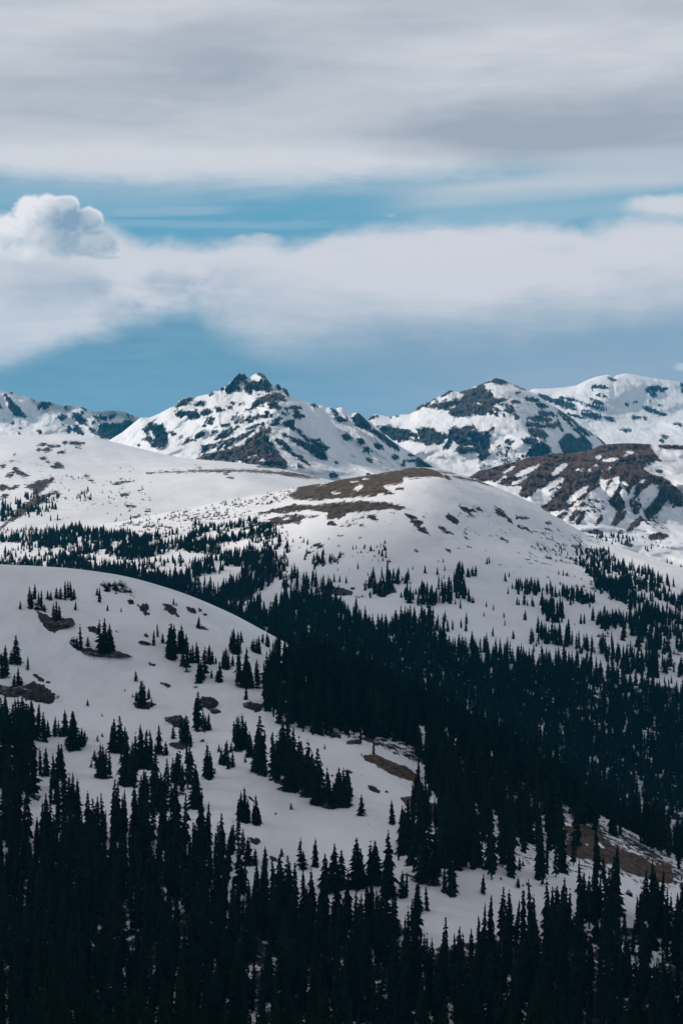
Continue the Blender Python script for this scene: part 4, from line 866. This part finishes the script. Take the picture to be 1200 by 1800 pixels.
# which stand out: the 300 that show largest, counted with the trees in front taken away
T = TREES
order = sorted(range(len(T)), key=lambda i: T[i][1])
S_ = 2.0; buf = np.zeros((900+40, 600+40), bool); area = np.zeros(len(T))
for i in order:
    x_, d_, z_, h_ = T[i][:4]; cx = (600+F*x_/d_)/S_; y1 = (900-F*z_/d_)/S_; y0_ = (900-F*(z_+h_)/d_)/S_; hw = .13*h_*F/d_/S_
    if y1 < 0 or y0_ > 900 or cx < -5 or cx > 605: continue
    ys_ = np.arange(max(int(y0_), 0), min(int(y1)+1, 900))
    a = 0
    for yy in ys_:
        w_ = hw*(yy-y0_)/max(y1-y0_, 1); a0 = int(max(cx-w_, 0)); a1 = int(min(cx+w_, 599))+1
        if a1 > a0:
            a += (~buf[yy, a0:a1]).sum(); buf[yy, a0:a1] = True
    area[i] = a
named = [i for i in range(len(T)) if T[i][8]]
rest = [i for i in np.argsort(-area) if not T[i][8]]
solo = named+[int(i) for i in rest[:max(0, 300-len(named))]]
print('named', len(named))
solo_set = set(solo); stuff = [i for i in range(len(T)) if i not in solo_set]

def zone_label(px, py):
    if py > 1480 and px < 300: return ('dark spruce packed in the black forest along the lower left', 'spruces in the black forest along the lower left')
    if py > 1560 and px < 700: return ('dark spruce packed in the black forest along the bottom centre', 'spruces in the black forest along the bottom centre')
    if py > 1560: return ('dark spruce packed in the black forest along the lower right', 'spruces in the black forest along the lower right')
    if px < 200: return ('dark spruce in the forest tongue at the left edge', 'spruces in the forest tongue at the left edge')
    if px < 460: return ('dark spruce at the forest edge below the open snow bowl', 'spruces at the forest edge below the bowl')
    if py < 1340 and px < 860: return ('dark spruce in the close stand above the earth banks', 'spruces in the close stand above the earth banks')
    return ('dark spruce in the open stand around the lower right earth bank', 'spruces around the lower right earth bank')
def tree_obj(i):
    x_, y_, z_, h_, v_, px, py, hn, lab, wd = T[i]
    e = bpy.data.objects.new('spruce_tree', None); C.objects.link(e)
    e.location = (x_, y_, z_-.15); e.rotation_euler = (float(rng.normal(0, .025)), float(rng.normal(0, .025)), float(rng.uniform(0, 6.28))); e.scale = (h_*wd, h_*wd, h_)
    e.empty_display_size = .1
    if lab: e['label'] = lab; e['category'] = 'spruce'; e['group'] = 'spruces standing on the snow bowl'
    else:
        l, gname = zone_label(px, py); e['label'] = l; e['category'] = 'spruce'; e['group'] = gname
    cr, tr = VAR[v_]
    for nm, me in (('crown', cr), ('trunk', tr)):
        o = bpy.data.objects.new(nm, me); C.objects.link(o); o.parent = e
    return e
src = {}
for i in solo:
    e = tree_obj(i)
    src.setdefault(T[i][4], e)
# the rest of the wood, as one mass: points carrying copies of the same crowns and trunks
def mass(name, items, sources, label=None):
    n = len(items); me = bpy.data.meshes.new(name); me.vertices.add(n)
    me.vertices.foreach_set('co', np.array([[a[0], a[1], a[2]-.15] for a in items], np.float32).ravel())
    A = me.attributes.new('size', 'FLOAT_VECTOR', 'POINT'); A.data.foreach_set('vector', np.array([[a[3]*a[9], a[3]*a[9], a[3]] for a in items], np.float32).ravel())
    A = me.attributes.new('turn', 'FLOAT_VECTOR', 'POINT'); A.data.foreach_set('vector', np.stack([rng.normal(0, .03, n), rng.normal(0, .03, n), rng.uniform(0, 6.28, n)], -1).astype(np.float32).ravel())
    A = me.attributes.new('sort', 'INT', 'POINT'); A.data.foreach_set('value', np.array([a[4] for a in items], np.int32))
    o = bpy.data.objects.new(name, me); C.objects.link(o)
    g_ = bpy.data.node_groups.new(name, 'GeometryNodeTree'); g_.interface.new_socket('Geometry', in_out='INPUT', socket_type='NodeSocketGeometry'); g_.interface.new_socket('Geometry', in_out='OUTPUT', socket_type='NodeSocketGeometry')
    N = g_.nodes.new; L = g_.links.new
    gi = N('NodeGroupInput'); gout = N('NodeGroupOutput')
    joined = []
    for k, obs in sources.items():
        j = N('GeometryNodeJoinGeometry')
        for ob in obs:
            q = N('GeometryNodeObjectInfo'); q.transform_space = 'ORIGINAL'; q.inputs[0].default_value = ob; L(q.outputs['Geometry'], j.inputs[0])
        ip = N('GeometryNodeInstanceOnPoints'); na = N('GeometryNodeInputNamedAttribute'); na.data_type = 'INT'; na.inputs[0].default_value = 'sort'
        cmp_ = N('FunctionNodeCompare'); cmp_.data_type = 'INT'; cmp_.operation = 'EQUAL'; L(na.outputs[0], cmp_.inputs[2]); cmp_.inputs[3].default_value = k
        L(cmp_.outputs[0], ip.inputs['Selection']); L(gi.outputs[0], ip.inputs['Points']); L(j.outputs[0], ip.inputs['Instance'])
        for nm, sock in (('size', 'Scale'), ('turn', 'Rotation')):
            a = N('GeometryNodeInputNamedAttribute'); a.data_type = 'FLOAT_VECTOR'; a.inputs[0].default_value = nm; L(a.outputs[0], ip.inputs[sock])
        joined.append(ip)
    J = N('GeometryNodeJoinGeometry')
    for ip in joined: L(ip.outputs[0], J.inputs[0])
    L(J.outputs[0], gout.inputs[0])
    md = o.modifiers.new('spread', 'NODES'); md.node_group = g_
    o['kind'] = 'stuff'; o['label'] = label
    return o
for a in TREES:
    if a[4] not in src: a[4] = next(iter(src))
fo = mass('forest', [T[i] for i in stuff], {k: list(e.children) for k, e in src.items()}, 'dark spruce forest covering the valley sides and the slope bottom'); fo['category'] = 'forest'
# scrub patches: one real bush object of each kind carries the shape
bush = []
for k, me in enumerate(SCRUB):
    a = SCR[-1-k*7]
    o = bpy.data.objects.new('juniper_bush', me); C.objects.link(o); o.location = (a[0], a[1], a[2]-.1); o.scale = (a[3], a[3], a[3]*.9)
    o['label'] = ('low wind-pruned bush in snow near the lower right earth bank', 'spreading dark bush among trees near the lower right earth bank')[k]; o['category'] = 'bush'; bush.append(o)
for j, a in enumerate(SCR): a[4] = j % 2; a[9] = 1.0
so_ = mass('scrub', SCR, {0: [bush[0]], 1: [bush[1]]}, 'low dark scrub dotted over the snow below the hilltops'); so_['category'] = 'scrub'

# ------------------------------------------------------------------ rock outcrops on the bowl
mR, t, b = new_mat('outcrop_rock', .9)
geo = t.nodes.new('ShaderNodeNewGeometry')
n1 = noise(t, geo.outputs['Position'], .6, 6, .65); n2 = noise(t, geo.outputs['Position'], .12, 4, .5)
up_ = t.nodes.new('ShaderNodeSeparateXYZ'); t.links.new(geo.outputs['Normal'], up_.inputs[0])
rc = mixc(t, sstep(n1, .3, .7), (.028, .027, .027), (.085, .075, .066))
rc = mixc(t, sstep(n2, .45, .65)*.4, rc, (.10, .07, .05))
t.links.new(mixc(t, sstep(E(t, up_.outputs[2])+(n1-.5)*.6, .97, 1.05), rc, (.72, .72, .74)), b.inputs['Base Color'])
bp = t.nodes.new('ShaderNodeBump'); bp.inputs['Distance'].default_value = .6; t.links.new(n1.s, bp.inputs['Height']); t.links.new(bp.outputs[0], b.inputs['Normal'])
import bmesh
def outcrop(px, py, wpx, hpx, deep, lab, seed, tilt=0.0):
    p = HA.point(np.array([float(px)]), np.array([float(py)]))[0]; s = p[1]/F
    bm = bmesh.new(); bmesh.ops.create_icosphere(bm, subdivisions=5, radius=1)
    P = np.array([v.co[:] for v in bm.verts])
    n = fbm(P[:,0]*1.3+P[:,2]*.9+seed, P[:,1]*1.3-P[:,2]*.7, 4, seed); n2_ = fbm(P[:,0]*4+P[:,2]*3, P[:,1]*4+P[:,2]*2+seed, 3, seed+3)
    st = np.round((P[:,2]+.3*P[:,0]+n*.4)*5)/5-(P[:,2]+.3*P[:,0]+n*.4)
    k = 1+.45*n+.2*n2_+.1*st
    P = P*k[:, None]
    wx, hz = wpx*s/2, hpx*s*.62
    P = P*np.array([wx, deep/2, hz]); ca_, sa_ = math.cos(tilt), math.sin(tilt)
    P = np.stack([P[:,0]*ca_+P[:,2]*sa_, P[:,1], -P[:,0]*sa_+P[:,2]*ca_], -1)
    for v, q in zip(bm.verts, P): v.co = q
    me = bpy.data.meshes.new('rock_outcrop'); bm.to_mesh(me); bm.free(); me.materials.append(mR)
    o = bpy.data.objects.new('rock_outcrop', me); C.objects.link(o); o.location = (p[0], p[1]+deep*.12, p[2]-hz*.1)
    o['label'] = lab; o['category'] = 'rock'; o['group'] = 'rock outcrops on the snow bowl'
outcrop(70, 1228, 46, 34, 9, 'grey slanting cliff outcrop at the left edge below small spruces', 4, .55)
outcrop(28, 1218, 62, 16, 8, 'dark low rock ledge left of the grey cliff', 9, .1)
outcrop(366, 1240, 36, 24, 7, 'rounded dark boulder beside spruces in mid-slope', 14)
outcrop(378, 1252, 14, 8, 4, 'small flat rock at the foot of the rounded boulder', 15)
outcrop(310, 1268, 36, 14, 6, 'brown rock shelf between spruces left of the boulder', 21, .1)
outcrop(446, 1242, 32, 11, 5, 'flat rock slab below the lone spruce, right of the boulder', 31, .15)
outcrop(98, 1100, 56, 12, 6, 'dark earth lip under the lone high spruce', 41, -.05)
outcrop(180, 1150, 74, 9, 5, 'crescent rock ledge under the tight spruce clump', 51, .08)
outcrop(253, 1070, 13, 14, 4, 'crooked dark rock on the snow right of the high scrub', 61, .6)
outcrop(336, 1074, 14, 7, 3, 'small oval rock below the cornice on the right', 71)
outcrop(300, 1072, 16, 10, 4, 'cracked dark rock with a small spruce below the cornice', 81, .3)
outcrop(252, 1130, 14, 6, 3, 'flat rock left of the open trio of spruces', 91, .2)
outcrop(622, 1305, 22, 6, 4, 'dark flat rock under the close stand above the snowfield', 101)
outcrop(655, 1387, 14, 8, 3, 'pair-like rough rock on the snow left of the earth bank', 111, .3)
outcrop(450, 1480, 12, 10, 3, 'slanting rock on the lower left of the centre snowfield', 121, .5)

# ------------------------------------------------------------------ cloud deck overhead, left of and above the view: it shades the near slopes
mC, t, b = new_mat('cloud_white', 1.0)
b.inputs['Base Color'].default_value = (.85, .86, .88, 1)
tr = t.nodes.new('ShaderNodeBsdfTransparent'); mx = t.nodes.new('ShaderNodeMixShader'); mx.inputs[0].default_value = .72
t.links.new(tr.outputs[0], mx.inputs[1]); t.links.new(b.outputs[0], mx.inputs[2]); t.links.new(mx.outputs[0], t.nodes['Material Output'].inputs[0])
Hc = 1300.0; off = SV[:2]/SV[2]*(Hc+80)
nx, ny = 90, 90
xs = np.linspace(-1300, 1100, nx); ys = np.linspace(-700, 1640, ny); X, Y = np.meshgrid(xs, ys)
edge_ = np.minimum(np.minimum(X+1300, 1100-X), np.minimum(Y+700, 1640-Y))/260
edge_ = np.clip(edge_+fbm(X/260, Y/260, 3, 5)*.6, 0, 1)
th = 90*np.sqrt(edge_)*(1+.4*fbm(X/170, Y/170, 4, 8))
keep = edge_ > .02
V = []; Fc = []; vid = {}
for sgn in (1, -1):
    for j in range(ny):
        for i in range(nx):
            if keep[j, i]:
                vid[(sgn, j, i)] = len(V); V.append((X[j, i]+off[0], Y[j, i]+off[1], Hc+th[j, i]*(1.0 if sgn > 0 else -.5)))
for sgn in (1, -1):
    for j in range(ny-1):
        for i in range(nx-1):
            q = [(sgn, j, i), (sgn, j, i+1), (sgn, j+1, i+1), (sgn, j+1, i)]
            if all(k in vid for k in q):
                f = [vid[k] for k in q]; Fc.append(f if sgn > 0 else f[::-1])
me = mk_mesh('cloud', V, Fc, mC)
co = bpy.data.objects.new('cloud', me); C.objects.link(co); co['kind'] = 'structure'
for p_ in me.polygons: p_.use_smooth = True

# ------------------------------------------------------------------ haze
bm = bmesh.new(); bmesh.ops.create_cube(bm, size=1)
me = bpy.data.meshes.new('haze'); bm.to_mesh(me); bm.free()
ho = bpy.data.objects.new('haze', me); C.objects.link(ho)
ho.scale = (15400, 15400, 980); ho.location = (0, 3500, 490-400)
m = bpy.data.materials.new('haze'); m.use_nodes = True; t = m.node_tree; t.nodes.clear()
out = t.nodes.new('ShaderNodeOutputMaterial'); pv = t.nodes.new('ShaderNodeVolumePrincipled')
pv.inputs['Color'].default_value = (.05, .56, .98, 1); pv.inputs['Density'].default_value = 3.7e-5; pv.inputs['Anisotropy'].default_value = 0
t.links.new(pv.outputs[0], out.inputs['Volume'])
me.materials.append(m); ho['kind'] = 'stuff'; ho['label'] = 'thin blue mountain haze filling the valley air'
